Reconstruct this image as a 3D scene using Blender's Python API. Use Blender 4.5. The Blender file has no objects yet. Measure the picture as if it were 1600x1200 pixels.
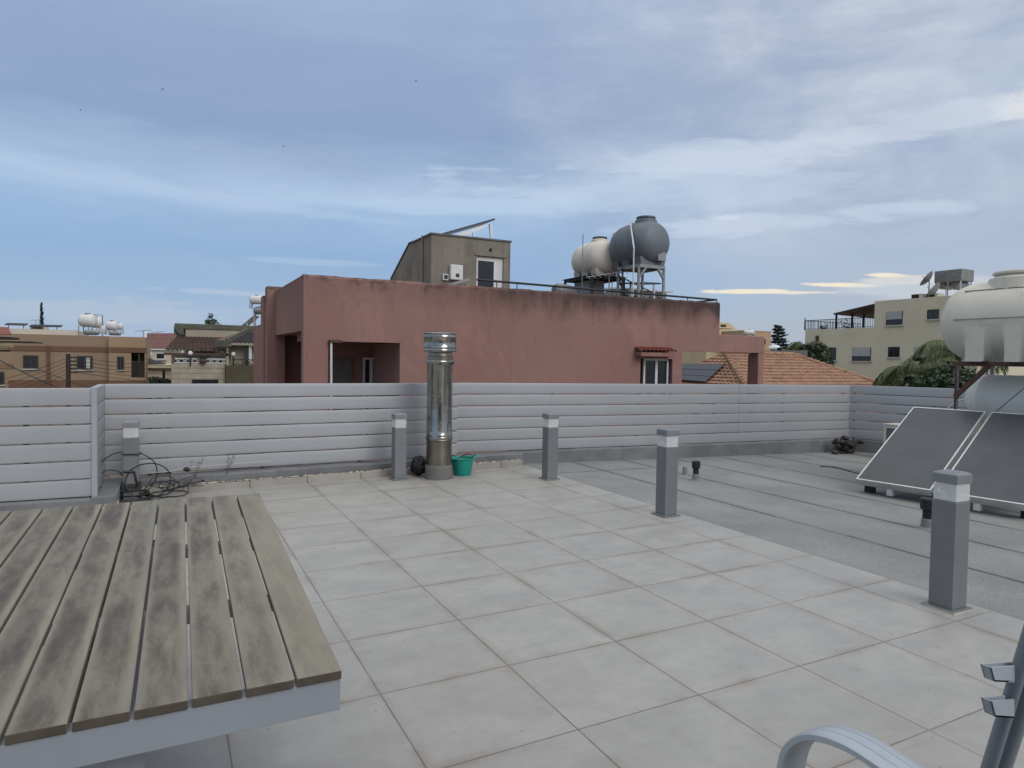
import bpy, math, random
from mathutils import Vector, Matrix
random.seed(7)
R = math.radians
S = bpy.context.scene
COL = S.collection
# ---------------------------------------------------------------- camera
RW = [Vector((0.89331977, -0.44913711, 0.01598918)), Vector((0.0017159, 0.03898551, 0.9992383)), Vector((0.44941835, 0.89261189, -0.0355972))]
EYE = Vector((0, 0, 1.43)); F = 1065.66
cd = bpy.data.cameras.new('camera'); cam = bpy.data.objects.new('camera', cd); COL.objects.link(cam)
cd.sensor_width = 36; cd.lens = F/1600*36; cd.clip_start = .05; cd.clip_end = 3000
m = Matrix((RW[0], RW[1], -RW[2])).transposed().to_4x4(); m.translation = EYE
cam.matrix_world = m; S.camera = cam
S.view_settings.view_transform = 'Standard'; S.view_settings.look = 'None'
S.view_settings.exposure = 0.0; S.view_settings.gamma = 1
S.cycles.use_denoising = True
S.cycles.max_bounces = 8

def lin(c):
    out = []
    for v in c[:3]:
        v = v/255
        out.append(v/12.92 if v <= .04045 else ((v+.055)/1.055)**2.4)
    return tuple(out)+(1,)

# ---------------------------------------------------------------- shader expression helper
class E:
    def __init__(s, nt, sock): s.nt, s.s = nt, sock
    def _m(s, op, *a, clamp=False):
        n = s.nt.nodes.new('ShaderNodeMath'); n.operation = op; n.use_clamp = clamp
        for i, v in enumerate((s,)+a):
            if isinstance(v, E): s.nt.links.new(v.s, n.inputs[i])
            else: n.inputs[i].default_value = v
        return E(s.nt, n.outputs[0])
    def __add__(s, o): return s._m('ADD', o)
    def __sub__(s, o): return s._m('SUBTRACT', o)
    def __mul__(s, o): return s._m('MULTIPLY', o)
    def __rsub__(s, o): return s._m('MULTIPLY', -1.0)._m('ADD', o)
    def __truediv__(s, o): return s._m('DIVIDE', o)
    def abs(s): return s._m('ABSOLUTE')
    def frac(s): return s._m('FRACT')
    def floor(s): return s._m('FLOOR')
    def max(s, o): return s._m('MAXIMUM', o)
    def min(s, o): return s._m('MINIMUM', o)
    def clamp(s): return s._m('ADD', 0, clamp=True)
    def inv(s): return (s*-1)+1
    def step(s, a, b):      # smoothstep a..b -> 0..1
        n = s.nt.nodes.new('ShaderNodeMapRange'); n.interpolation_type = 'SMOOTHSTEP'
        s.nt.links.new(s.s, n.inputs[0]); n.inputs[1].default_value = a; n.inputs[2].default_value = b
        return E(s.nt, n.outputs[0])
def cxyz(nt, x, y, z):
    n = nt.nodes.new('ShaderNodeCombineXYZ')
    for i, v in enumerate((x, y, z)):
        if isinstance(v, E): nt.links.new(v.s, n.inputs[i])
        else: n.inputs[i].default_value = v
    return n.outputs[0]
def sxyz(nt, v):
    n = nt.nodes.new('ShaderNodeSeparateXYZ'); nt.links.new(v, n.inputs[0]); return [E(nt, o) for o in n.outputs]
def noise(nt, vec, scale, detail=4, rough=.55, dist=0):
    n = nt.nodes.new('ShaderNodeTexNoise'); nt.links.new(vec, n.inputs['Vector'])
    n.inputs['Scale'].default_value = scale; n.inputs['Detail'].default_value = detail
    n.inputs['Roughness'].default_value = rough; n.inputs['Distortion'].default_value = dist
    return E(nt, n.outputs[0])
def mixc(nt, f, a, b, mode='MIX'):
    n = nt.nodes.new('ShaderNodeMix'); n.data_type = 'RGBA'; n.blend_type = mode
    if isinstance(f, E): nt.links.new(f.s, n.inputs[0])
    else: n.inputs[0].default_value = f
    for i, v in ((6, a), (7, b)):
        if isinstance(v, tuple): n.inputs[i].default_value = v
        else: nt.links.new(v, n.inputs[i])
    return n.outputs[2]
def scale_vec(nt, v, s):
    n = nt.nodes.new('ShaderNodeMapping'); nt.links.new(v, n.inputs[0]); n.inputs['Scale'].default_value = s; return n.outputs[0]

# ---------------------------------------------------------------- world: overcast evening sky
SUN_EL, SUN_AZ = 36, 166      # soft light from high behind the viewer
W = bpy.data.worlds.new('World'); S.world = W; W.use_nodes = True
nt = W.node_tree; nt.nodes.clear()
out = nt.nodes.new('ShaderNodeOutputWorld'); bg = nt.nodes.new('ShaderNodeBackground'); nt.links.new(bg.outputs[0], out.inputs[0])
sky = nt.nodes.new('ShaderNodeTexSky'); sky.sky_type = 'NISHITA'; sky.sun_disc = False
sky.sun_elevation = R(SUN_EL); sky.sun_rotation = R(SUN_AZ); sky.air_density = 1.2; sky.dust_density = 2
tc = nt.nodes.new('ShaderNodeTexCoord')
rot = nt.nodes.new('ShaderNodeVectorRotate'); rot.rotation_type = 'Z_AXIS'; rot.inputs['Angle'].default_value = R(26.72)
nt.links.new(tc.outputs['Generated'], rot.inputs['Vector'])
dx, dy, dz = sxyz(nt, rot.outputs[0])
az = dx._m('ARCTAN2', dy)*57.2958
el = dz._m('ARCSINE')*57.2958
# cloud sheet coordinates (projected on a plane overhead, softened at the horizon)
den = (dz.max(0.0))+.16
pc = cxyz(nt, dx/den, dy/den, 0.0)
n1 = noise(nt, scale_vec(nt, pc, (.55, 1.1, 1)), 1.0, 6, .55, .6)
n2 = noise(nt, scale_vec(nt, pc, (1.0, 2.6, 1)), 1.7, 8, .62, .9)
n3 = noise(nt, cxyz(nt, az*.045, el*.20, 0.0), 1.0, 7, .6, .35)
rightness = az.step(-10, 26)
e2 = el - (az.max(0.0))*.17 + (n3-.5)*7 + (n1-.5)*2.5
ramp = nt.nodes.new('ShaderNodeValToRGB'); nt.links.new((e2/60).s, ramp.inputs[0])
stops = [(-4, (176, 188, 204)), (1.5, (170, 190, 214)), (4.5, (158, 185, 215)), (7.5, (146, 177, 214)), (10.3, (154, 184, 219)), (12.6, (178, 202, 229)),
         (14.5, (160, 184, 214)), (17.5, (141, 165, 199)), (22, (149, 170, 203)), (30, (166, 188, 216)), (42, (214, 212, 210)), (60, (232, 226, 214))]
cr = ramp.color_ramp
while len(cr.elements) < len(stops): cr.elements.new(.5)
for e, (p, c) in zip(cr.elements, stops):
    e.position = max(0, p/60); e.color = lin(c)
c = ramp.outputs[0]
# soft light wisps, stronger to the right
wisp = n2.step(.46, .84)*(rightness*.22+.10)*el.step(5, 14)
c = mixc(nt, wisp, c, lin((214, 224, 238)))
shade = n1.step(.50, .72)*.35*el.step(8, 22)
c = mixc(nt, shade, c, lin((141, 162, 195)))
lift = (az.step(-4, 26))*el.step(3, 12)*.74
c = mixc(nt, lift, c, lin((183, 194, 212)))
n5 = noise(nt, cxyz(nt, az*.085, el*.17, 7.0), 1.0, 7, .55, .35)
c = mixc(nt, n5.step(.42, .74)*rightness*.85*el.step(6, 14), c, lin((213, 221, 233)))
c = mixc(nt, n5.step(.50, .33)*(rightness*.45+.15)*el.step(6, 14), c, lin((152, 170, 199)))
n4 = noise(nt, cxyz(nt, az*.14, el*.55, 3.0), 1.0, 8, .65, .6)
c = mixc(nt, n4.step(.48, .85)*(rightness*.28+.08)*el.step(7, 16), c, lin((205, 218, 236)))
c = mixc(nt, n4.step(.52, .20)*rightness*.28*el.step(7, 16), c, lin((156, 174, 202)))
# breaks in the cloud: (azimuth, elevation, half width, half height, tilt, colour, strength)
def px_az(x, y):
    return math.degrees(math.atan((x-800)/F)), math.degrees(math.atan((562+.016*(x-800)-y)/F*math.cos(math.atan((x-800)/F))))
breaks = [(1160, 456, 62, 3.6, -.01, (250, 238, 214), .9), (1245, 458, 50, 2.6, -.02, (246, 235, 216), .8), (1312, 446, 48, 3.6, -.05, (252, 240, 212), .95), (1375, 431, 26, 3.2, -.05, (250, 240, 218), .9),
          (1405, 438, 45, 6, -.02, (240, 231, 216), .65), (1430, 452, 110, 16, .0, (208, 214, 222), .6), (1600, 158, 50, 26, .1, (250, 245, 235), .8), (1130, 342, 20, 4, 0, (228, 235, 244), .6),
          (1350, 215, 360, 26, .09, (212, 221, 235), .6), (1120, 250, 260, 24, .03, (206, 219, 236), .55), (1240, 345, 260, 18, .02, (206, 219, 236), .6), (1000, 300, 330, 34, -.03, (196, 213, 233), .6),
          (490, 411, 90, 5, 0, (180, 202, 228), .4), (345, 457, 90, 5, 0, (196, 209, 226), .4), (370, 318, 300, 8, -.06, (178, 200, 228), .55),
          (250, 490, 260, 20, 0, (184, 197, 215), .5), (760, 325, 260, 16, 0, (188, 210, 235), .6)]
for (x, y, w, h, t, colr, st) in breaks:
    a0, e0 = px_az(x, y)
    u = (az-a0); v = (el-e0)-u*t
    u = u/(w/F*57.3); v = v/(h/F*57.3)
    d = u*u+v*v
    mk = (d + (n2-.5)*3.0 + (n3-.5)*(2.0 if h > 15 else 1.0) + (n4-.5)*(3.0 if h > 15 else 4.5)).step(1.1, .1)*st
    c = mixc(nt, mk, c, lin(colr))
# the unseen overhead sky of an overcast evening is brighter than the part near the horizon
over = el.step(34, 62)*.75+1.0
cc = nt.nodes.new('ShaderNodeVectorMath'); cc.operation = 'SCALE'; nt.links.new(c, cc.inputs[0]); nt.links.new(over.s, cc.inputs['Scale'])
sk = nt.nodes.new('ShaderNodeVectorMath'); sk.operation = 'SCALE'; nt.links.new(sky.outputs[0], sk.inputs[0]); sk.inputs['Scale'].default_value = 1.0
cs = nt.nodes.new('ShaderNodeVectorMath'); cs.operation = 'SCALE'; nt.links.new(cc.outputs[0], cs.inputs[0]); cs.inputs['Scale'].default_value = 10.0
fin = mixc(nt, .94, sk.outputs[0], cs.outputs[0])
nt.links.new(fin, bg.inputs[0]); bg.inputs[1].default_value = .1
# ---------------------------------------------------------------- sun (veiled)
sl = bpy.data.lights.new('sun', 'SUN'); sl.energy = 1.45; sl.angle = R(36); sl.color = (1, .95, .89)
so = bpy.data.objects.new('sun', sl); COL.objects.link(so)
a = R(SUN_AZ); sd = Vector((math.sin(a)*math.cos(R(SUN_EL)), math.cos(a)*math.cos(R(SUN_EL)), math.sin(R(SUN_EL))))
so.rotation_euler = sd.to_track_quat('Z', 'Y').to_euler(); so.location = (0, 0, 30)

# ---------------------------------------------------------------- picking points on real planes of the place
def at(px, py, X=None, Y=None, Z=None):
    d = RW[0]*((px-800)/F) - RW[1]*((py-600)/F) + RW[2]
    if X is not None: t = (X-EYE.x)/d.x
    elif Y is not None: t = (Y-EYE.y)/d.y
    else: t = (Z-EYE.z)/d.z
    return EYE + d*t
def floor_z(x, y): return .0029 + .01438*x          # tiles fall gently to the left
def roof_z(x, y): return .045 - .0115*(x-4.13)      # felt roof falls gently to the right

# ---------------------------------------------------------------- mesh builder
ORG = {}
class MB:
    def __init__(s): s.v = []; s.f = []
    def add(s, vs, fs):
        n = len(s.v); s.v += [Vector(v) for v in vs]; s.f += [tuple(i+n for i in f) for f in fs]; return s
    def box(s, x0, y0, z0, x1, y1, z1):
        x0, x1 = sorted((x0, x1)); y0, y1 = sorted((y0, y1)); z0, z1 = sorted((z0, z1))
        return s.add([(x0,y0,z0),(x1,y0,z0),(x1,y1,z0),(x0,y1,z0),(x0,y0,z1),(x1,y0,z1),(x1,y1,z1),(x0,y1,z1)],
                     [(0,3,2,1),(4,5,6,7),(0,1,5,4),(1,2,6,5),(2,3,7,6),(3,0,4,7)])
    def prism(s, pts, vec):
        n = len(pts); vec = Vector(vec); pts = [Vector(p) for p in pts]
        return s.add(pts+[p+vec for p in pts], [tuple(range(n))[::-1], tuple(range(n, 2*n))]+[(i, (i+1) % n, n+(i+1) % n, n+i) for i in range(n)])
    def beam(s, p, q, w, h=None, up=(0, 0, 1)):
        h = h or w; p = Vector(p); q = Vector(q); d = (q-p).normalized(); up = Vector(up)
        if abs(d.dot(up)) > .98: up = Vector((0, 1, 0))
        a = d.cross(up).normalized()*w/2; b = a.cross(d).normalized()*h/2
        return s.prism([p-a-b, p+a-b, p+a+b, p-a+b], q-p)
    def tube(s, pts, r, n=8, caps=True):
        pts = [Vector(p) for p in pts]; rings = []; prev = None
        for i, p in enumerate(pts):
            d = (pts[min(i+1, len(pts)-1)]-pts[max(i-1, 0)]).normalized()
            if prev is None:
                a = d.cross(Vector((0, 0, 1)) if abs(d.z) < .95 else Vector((1, 0, 0))).normalized()
            else: a = (prev - d*prev.dot(d)).normalized()
            prev = a; b = d.cross(a); rr = r[i] if isinstance(r, (list, tuple)) else r
            rings.append([p+(a*math.cos(6.28318*k/n)+b*math.sin(6.28318*k/n))*rr for k in range(n)])
        vs = [v for g in rings for v in g]; fs = []
        for i in range(len(pts)-1):
            for k in range(n): fs.append((i*n+k, i*n+(k+1) % n, (i+1)*n+(k+1) % n, (i+1)*n+k))
        if caps: fs += [tuple(range(n))[::-1], tuple((len(pts)-1)*n+k for k in range(n))]
        return s.add(vs, fs)
    def lathe(s, prof, org=(0, 0, 0), axis=(0, 0, 1), n=24, sx=1.0):
        org = Vector(org); ax = Vector(axis).normalized()
        a = ax.cross(Vector((0, 0, 1)) if abs(ax.z) < .9 else Vector((0, 1, 0))).normalized(); b = ax.cross(a)
        vs = []; fs = []
        for r, h in prof:
            for k in range(n): vs.append(org+ax*h+(a*math.cos(6.28318*k/n)*sx+b*math.sin(6.28318*k/n))*max(r, 1e-4))
        for i in range(len(prof)-1):
            for k in range(n): fs.append((i*n+k, i*n+(k+1) % n, (i+1)*n+(k+1) % n, (i+1)*n+k))
        fs += [tuple(range(n))[::-1], tuple((len(prof)-1)*n+k for k in range(n))]
        return s.add(vs, fs)
    def quad(s, *p): return s.add(p, [tuple(range(len(p)))])
    def build(s, name, mat, parent=None, smooth=False, bevel=0, seg=2):
        o = Vector(ORG.get(parent.name, (0, 0, 0))) if parent else Vector((0, 0, 0))
        me = bpy.data.meshes.new(name); me.from_pydata([v-o for v in s.v], [], s.f); me.update()
        me.materials.append(mat)
        ob = bpy.data.objects.new(name, me); COL.objects.link(ob)
        if smooth:
            for p in me.polygons: p.use_smooth = True
            if smooth != 2:
                try: me.set_sharp_from_angle(angle=R(40))
                except Exception: pass
        if bevel:
            b = ob.modifiers.new('bevel', 'BEVEL'); b.width = bevel; b.segments = seg; b.limit_method = 'ANGLE'; b.angle_limit = R(35)
        if parent: ob.parent = parent; ORG[ob.name] = tuple(o)
        else: ORG[ob.name] = (0, 0, 0)
        return ob
def tag(o, label=None, cat=None, group=None, kind=None):
    if label: o['label'] = label
    if cat: o['category'] = cat
    if group: o['group'] = group
    if kind: o['kind'] = kind
    return o
def thing(name, label, cat, loc=(0, 0, 0), group=None):
    o = bpy.data.objects.new(name, None); COL.objects.link(o); o.location = loc; o.empty_display_size = .2
    ORG[o.name] = tuple(loc); return tag(o, label, cat, group)
def solo(name, mb, mat, label=None, cat=None, group=None, kind=None, **k):   # a thing that is one mesh, origin at its base
    xs = [v.x for v in mb.v]; ys = [v.y for v in mb.v]; zs = [v.z for v in mb.v]
    o = Vector(((min(xs)+max(xs))/2, (min(ys)+max(ys))/2, min(zs)))
    for v in mb.v: v -= o
    ob = mb.build(name, mat, **k); ob.location = o; ORG[ob.name] = tuple(o)
    return tag(ob, label, cat, group, kind)
def copy_tree(o, parent=None, top=True):
    c = o.copy(); COL.objects.link(c); c.parent = parent
    for ch in [x for x in bpy.data.objects if x.parent == o]: copy_tree(ch, c)
    return c

# ---------------------------------------------------------------- materials
def M(name, c, rough=.7, metal=0, var=.10, scale=3, bump=0, bscale=60, streak=0, dirt=None, dirtc=(70, 62, 55), spec=None, coat=0, trans=0, bdist=.01):
    mt = bpy.data.materials.new(name); mt.use_nodes = True; t = mt.node_tree; b = t.nodes['Principled BSDF']
    g = t.nodes.new('ShaderNodeNewGeometry'); pos = g.outputs['Position']
    col = lin(c)
    n = noise(t, pos, scale, 6, .6)
    lo = tuple(v*(1-var) for v in col[:3])+(1,); hi = tuple(min(1, v*(1+var)) for v in col[:3])+(1,)
    cc = mixc(t, n.step(.3, .7), lo, hi)
    if streak:
        st = noise(t, scale_vec(t, pos, (1, 1, .07)), 9, 4, .6)
        cc = mixc(t, st.step(.52, .8)*streak, cc, tuple(v*.55 for v in col[:3])+(1,))
    if dirt:
        dn = noise(t, pos, dirt[0], 7, .65, .4)
        cc = mixc(t, dn.step(dirt[1], dirt[1]+.18)*dirt[2], cc, lin(dirtc))
    t.links.new(cc, b.inputs['Base Color'])
    b.inputs['Roughness'].default_value = rough; b.inputs['Metallic'].default_value = metal
    if spec is not None: b.inputs['Specular IOR Level'].default_value = spec
    if coat: b.inputs['Coat Weight'].default_value = coat
    if trans: b.inputs['Transmission Weight'].default_value = trans
    if rough > .15:
        rn = noise(t, pos, scale*2.3, 4, .5)
        t.links.new(((rn-.5)*.25+rough).clamp().s, b.inputs['Roughness'])
    if bump:
        bp = t.nodes.new('ShaderNodeBump'); bp.inputs['Strength'].default_value = bump; bp.inputs['Distance'].default_value = bdist
        t.links.new(noise(t, pos, bscale, 5, .6).s, bp.inputs['Height']); t.links.new(bp.outputs[0], b.inputs['Normal'])
    return mt
def parts(mt): return mt.node_tree, mt.node_tree.nodes['Principled BSDF']

# ================================================================= MATERIALS
# porcelain terrace tiles, 60 x 60 cm
m_tile = M('terrace_tile', (176, 174, 170), rough=.55, var=.05, scale=1.3)
t, b = parts(m_tile)
g = t.nodes.new('ShaderNodeNewGeometry'); X, Y, Z = sxyz(t, g.outputs['Position'])
TX, TY = 1.3928, 2.1601
ux = (X-TX)/.6; uy = (Y-TY)/.6
fx = ux.frac(); fy = uy.frac()
gx = fx.min(fx.inv())*.6; gy = fy.min(fy.inv())*.6          # metres to the nearest joint
wob = (noise(t, g.outputs['Position'], 9, 3)-.5)*.0022
gd = gx.min(gy)+wob
wn = t.nodes.new('ShaderNodeTexWhiteNoise'); wn.noise_dimensions = '3D'
t.links.new(cxyz(t, ux.floor(), uy.floor(), 0.0), wn.inputs['Vector'])
tv = E(t, wn.outputs['Value'])
cl = noise(t, scale_vec(t, cxyz(t, X+tv*37, Y+tv*11, 0.0), (1, 1.3, 1)), 2.9, 8, .68, .3)
cl2 = noise(t, cxyz(t, X-tv*19, Y+tv*23, 0.0), 11, 6, .7)
col = mixc(t, cl.step(.3, .72), lin((150, 148, 144)), lin((167, 165, 160)))
col = mixc(t, (tv-.5).abs()*.5, col, lin((143, 142, 139)))
col = mixc(t, noise(t, g.outputs['Position'], .45, 5, .6).step(.42, .7)*.35, col, lin((141, 137, 130)))
col = mixc(t, cl2.step(.48, .8)*.5, col, lin((137, 134, 129)))
# brown water marks that gather beside the joints
wm = noise(t, g.outputs['Position'], 1.6, 6, .65, .5)
band = gd.step(.06, .0)*wm.step(.42, .66)*.7
halo = gd.step(.016, .001)*wm.step(.35, .6)*.30
tide = (((gd+(wm-.5)*.05)-.035).abs()).step(.005, .0)*noise(t, g.outputs['Position'], .9, 4).step(.5, .62)*.40
col = mixc(t, halo, col, lin((124, 116, 106)))
col = mixc(t, band, col, lin((136, 126, 112)))
col = mixc(t, tide, col, lin((140, 130, 116)))
speck = noise(t, g.outputs['Position'], 34, 2, .5).step(.735, .76)*.6
col = mixc(t, speck, col, lin((110, 104, 96)))
grout = gd.step(.0034, .0018)
col = mixc(t, grout*(noise(t, g.outputs['Position'], 2.1, 3).step(.3, .65)*.35+.6), col, lin((104, 94, 84)))
t.links.new(col, b.inputs['Base Color'])
t.links.new(((cl-.5)*.3+.50).s, b.inputs['Roughness'])
bp = t.nodes.new('ShaderNodeBump'); bp.inputs['Strength'].default_value = .6; bp.inputs['Distance'].default_value = .004
t.links.new((grout*-1+cl2*.05).s, bp.inputs['Height']); t.links.new(bp.outputs[0], b.inputs['Normal'])

# mineral roofing felt with lap seams
m_felt = M('mineral_felt', (131, 134, 133), rough=.9, var=.09, scale=.8, spec=.2)
t, b = parts(m_felt)
g = t.nodes.new('ShaderNodeNewGeometry'); X, Y, Z = sxyz(t, g.outputs['Position'])
wob = (noise(t, g.outputs['Position'], .9, 4)-.5)*.07
s1 = ((X-4.95+wob)/.835); f1 = s1.frac()
sd_ = f1.min(f1.inv())*.835
one = ((Y-7.2+(noise(t, g.outputs['Position'], 1.1, 3)-.5)*.1).abs())+((X-5.72).max(0.0))*2.0
cl = noise(t, g.outputs['Position'], 1.1, 7, .62, .4)
gr = noise(t, g.outputs['Position'], 90, 3, .7)
gr2 = noise(t, g.outputs['Position'], 260, 2, .7)
wn = t.nodes.new('ShaderNodeTexWhiteNoise'); wn.noise_dimensions = '1D'; t.links.new(s1.floor().s, wn.inputs['W'])
col = mixc(t, cl.step(.3, .7), lin((128, 130, 130)), lin((150, 152, 150)))
col = mixc(t, E(t, wn.outputs[0])*.35, col, lin((147, 143, 139)))
col = mixc(t, gr.step(.35, .72)*.7, col, lin((100, 102, 101)))
col = mixc(t, gr2.step(.58, .75)*.6, col, lin((190, 192, 190)))
col = mixc(t, noise(t, scale_vec(t, g.outputs['Position'], (1, .35, 1)), 5.5, 5, .6, .6).step(.69, .74)*.6, col, lin((190, 190, 186)))
seam = (sd_+(gr-.5)*.012).step(.040, .002)*(noise(t, g.outputs['Position'], 1.7, 4).step(.25, .6)*.5+.30)
col = mixc(t, seam, col, lin((58, 60, 61)))
col = mixc(t, sd_.step(.16, .02)*cl.step(.45, .7)*.4, col, lin((104, 104, 102)))
col = mixc(t, one.step(.03, .008)*.7, col, lin((66, 68, 69)))
t.links.new(col, b.inputs['Base Color'])
bp = t.nodes.new('ShaderNodeBump'); bp.inputs['Strength'].default_value = .7; bp.inputs['Distance'].default_value = .008
t.links.new((gr*.35+f1.step(.0, .05)*.8+cl*.8).s, bp.inputs['Height']); t.links.new(bp.outputs[0], b.inputs['Normal'])

m_feltwall = M('felt_upstand', (112, 113, 114), rough=.85, var=.16, scale=2.5, bump=.6, bscale=40, streak=.35, dirt=(3, .58, .5), dirtc=(80, 78, 76))
m_mortar = M('sandy_mortar', (176, 165, 146), rough=.95, var=.12, scale=12, bump=1, bscale=50)
m_skirt = M('skirting_tile', (154, 148, 140), rough=.6, var=.10, scale=4, streak=.25, dirt=(5, .55, .4), dirtc=(120, 108, 92))
m_fence = M('silver_aluminium_slat', (162, 164, 167), rough=.42, metal=.25, var=.035, scale=1.1, streak=.06, dirt=(2.2, .62, .2), dirtc=(140, 138, 134))
m_post = M('grey_aluminium', (120, 124, 130), rough=.45, metal=.3, var=.05)
m_bol = M('bollard_paint', (115, 118, 120), rough=.48, metal=.15, var=.05, scale=5, bump=.15, bscale=220, bdist=.002)
m_bolcap = M('bollard_cap_paint', (124, 127, 131), rough=.45, metal=.15, var=.07, scale=9)
m_white = M('white_plastic', (206, 206, 204), rough=.5, var=.05, scale=6)
m_steel = M('stainless_steel', (158, 156, 150), rough=.14, metal=1, var=.16, scale=3, bump=.28, bscale=4, bdist=.03, streak=.5, dirt=(9, .55, .45), dirtc=(112, 106, 96))
m_steeld = M('dull_stainless_steel', (138, 131, 120), rough=.34, metal=1, var=.14, scale=6, bump=.3, bscale=12, dirt=(5, .5, .6), dirtc=(120, 108, 92), streak=.3)
m_conc = M('grey_cement', (106, 104, 101), rough=.95, var=.13, scale=8, bump=.8, bscale=70)
m_turq = M('turquoise_plastic', (20, 136, 122), rough=.42, var=.05, scale=5)
m_black = M('black_plastic', (24, 25, 27), rough=.5, var=.2, scale=9)
m_bag = M('black_bin_bag', (20, 21, 24), rough=.3, var=.2, scale=9, bump=1, bscale=25, bdist=.03)
m_cable = M('black_rubber', (28, 28, 30), rough=.55, var=.2, scale=9)
m_palecord = M('pale_cord', (170, 170, 168), rough=.6)
m_frame = M('powder_coated_grey', (139, 145, 152), rough=.5, var=.035, scale=3, dirt=(3, .6, .3), dirtc=(118, 116, 108), streak=.1)
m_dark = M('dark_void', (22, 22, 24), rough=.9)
m_alu = M('bare_aluminium', (205, 207, 208), rough=.32, metal=.75, var=.06, scale=9)
m_rust = M('rusty_steel', (84, 58, 50), rough=.85, var=.25, scale=9, bump=.3)
m_gal = M('galvanised_steel', (139, 141, 142), rough=.5, metal=.5, var=.12, scale=9)
m_tank = M('white_polyethylene', (204, 200, 186), rough=.55, var=.05, scale=2.2, dirt=(3.5, .52, .35), dirtc=(150, 150, 144), streak=.22)
m_collector = M('dark_collector_glass', (60, 64, 72), rough=.30, var=.10, scale=1.2, spec=.5, dirt=(2.0, .46, .15), dirtc=(92, 95, 102))
m_cyl = M('painted_cylinder', (220, 221, 215), rough=.45, metal=0, var=.06, scale=2)
# composite planks with mould
m_plank = M('composite_plank', (134, 128, 115), rough=.72, var=.07, scale=3)
t, b = parts(m_plank)
g = t.nodes.new('ShaderNodeNewGeometry'); X, Y, Z = sxyz(t, g.outputs['Position'])
n_a = noise(t, scale_vec(t, g.outputs['Position'], (1.3, .55, 1)), 3.1, 6, .6, .15)
n_b = noise(t, scale_vec(t, g.outputs['Position'], (2.0, .5, 1)), 8, 8, .72, .2)
n_c = noise(t, scale_vec(t, g.outputs['Position'], (9, .6, 1)), 16, 4, .6)
lr = X.step(.26, .0)
dl = X.step(.38, .10)
pl = ((X+10.5-.3268-Y*.0145)/.105).frac()          # 0..1 across a plank
mid = (pl.min(pl.inv())).step(.06, .30)
col = mixc(t, n_a.step(.3, .7), lin((120, 115, 103)), lin((138, 132, 117)))
col = mixc(t, n_b.step(.36, .66)*(dl*.65+.15)*(mid*.85+.15), col, lin((78, 72, 65)))
col = mixc(t, n_a.step(.40, .62)*lr*mid*.70, col, lin((88, 78, 72)))
col = mixc(t, (n_b*n_a).step(.24, .38)*lr*mid*.6, col, lin((68, 60, 56)))
col = mixc(t, n_c.step(.45, .8)*.4, col, lin((98, 94, 85)))
t.links.new(col, b.inputs['Base Color'])
bp = t.nodes.new('ShaderNodeBump'); bp.inputs['Strength'].default_value = .35; bp.inputs['Distance'].default_value = .002
t.links.new((n_c+n_b*.4).s, bp.inputs['Height']); t.links.new(bp.outputs[0], b.inputs['Normal'])
m_plankedge = M('plank_end', (76, 69, 58), rough=.85, var=.15, scale=20)
# clear lens of the bollards
m_lens = bpy.data.materials.new('clear_acrylic'); m_lens.use_nodes = True; t = m_lens.node_tree; b = t.nodes['Principled BSDF']
b.inputs['Base Color'].default_value = lin((225, 228, 226)); b.inputs['Roughness'].default_value = .25
tr = t.nodes.new('ShaderNodeBsdfTransparent'); mx = t.nodes.new('ShaderNodeMixShader'); mx.inputs[0].default_value = .58
t.links.new(tr.outputs[0], mx.inputs[1]); t.links.new(b.outputs[0], mx.inputs[2]); t.links.new(mx.outputs[0], t.nodes['Material Output'].inputs[0])
m_iron = M('black_iron', (30, 31, 34), rough=.6, var=.1)
m_refl = M('bollard_reflector', (186, 186, 182), rough=.4, metal=.2, var=.05)

# ================================================================= GROUND AND OUR OWN ROOF TERRACE
m_ground = M('town_ground', (120, 114, 104), rough=.95, var=.2, scale=.15)
gb = MB().quad((-900, -900, -7), (900, -900, -7), (900, 900, -7), (-900, 900, -7))
tag(gb.build('ground', m_ground), kind='structure')
m_asph = M('asphalt', (66, 66, 68), rough=.9, var=.15, scale=.8)
gb = MB().quad((-200, 10.2, -6.996), (200, 10.2, -6.996), (200, 13.6, -6.996), (-200, 13.6, -6.996))
tag(gb.build('road', m_asph), kind='structure')

fl = MB()
def slope_slab(mb, x0, y0, x1, y1, zf, th):
    v = [(x0, y0, zf(x0, y0)), (x1, y0, zf(x1, y0)), (x1, y1, zf(x1, y1)), (x0, y1, zf(x0, y1))]
    mb.prism([(p[0], p[1], p[2]-th) for p in v], (0, 0, th))
slope_slab(fl, -6, -4, 4.13, 7.765, floor_z, .018)
tag(fl.build('floor', m_tile), kind='structure')
fb = MB(); slope_slab(fb, -6, -4, 4.118, 7.80, lambda x, y: floor_z(x, y)-.018, .12)
tag(fb.build('floor_bed', m_conc), kind='structure')
rf = MB(); slope_slab(rf, 4.122, -4, 10.75, 8.3, roof_z, .1)
tag(rf.build('felt_roof', m_felt), kind='structure')
hb = MB(); hb.box(-6.1, -4.1, -7, 10.78, 6.95, -.13); hb.box(-.5, 6.95, -7, 10.78, 8.35, -.13)
m_own = M('cream_render', (190, 184, 170), rough=.9, var=.06, streak=.2)
solo('apartment_block', hb, m_own, 'our own building under the terrace, rendered walls below the tiled and felted roof', 'building')

sb = MB().box(-6, -4.3, -.1, 3.2, -3.9, 2.75); so0 = sb.build('unseen_reflection_wall', m_own, bpy.data.objects['apartment_block'])  # unseen wall behind the viewer, added to darken reflections in the steel flue
MB().box(-1.6, -3.899, .02, .6, -3.86, 2.2).build('unseen_reflection_panel', M('dark_reflection_glass', (34, 36, 40), rough=.2), bpy.data.objects['apartment_block'])  # dark panel on the unseen wall, added for the same reflections
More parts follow.
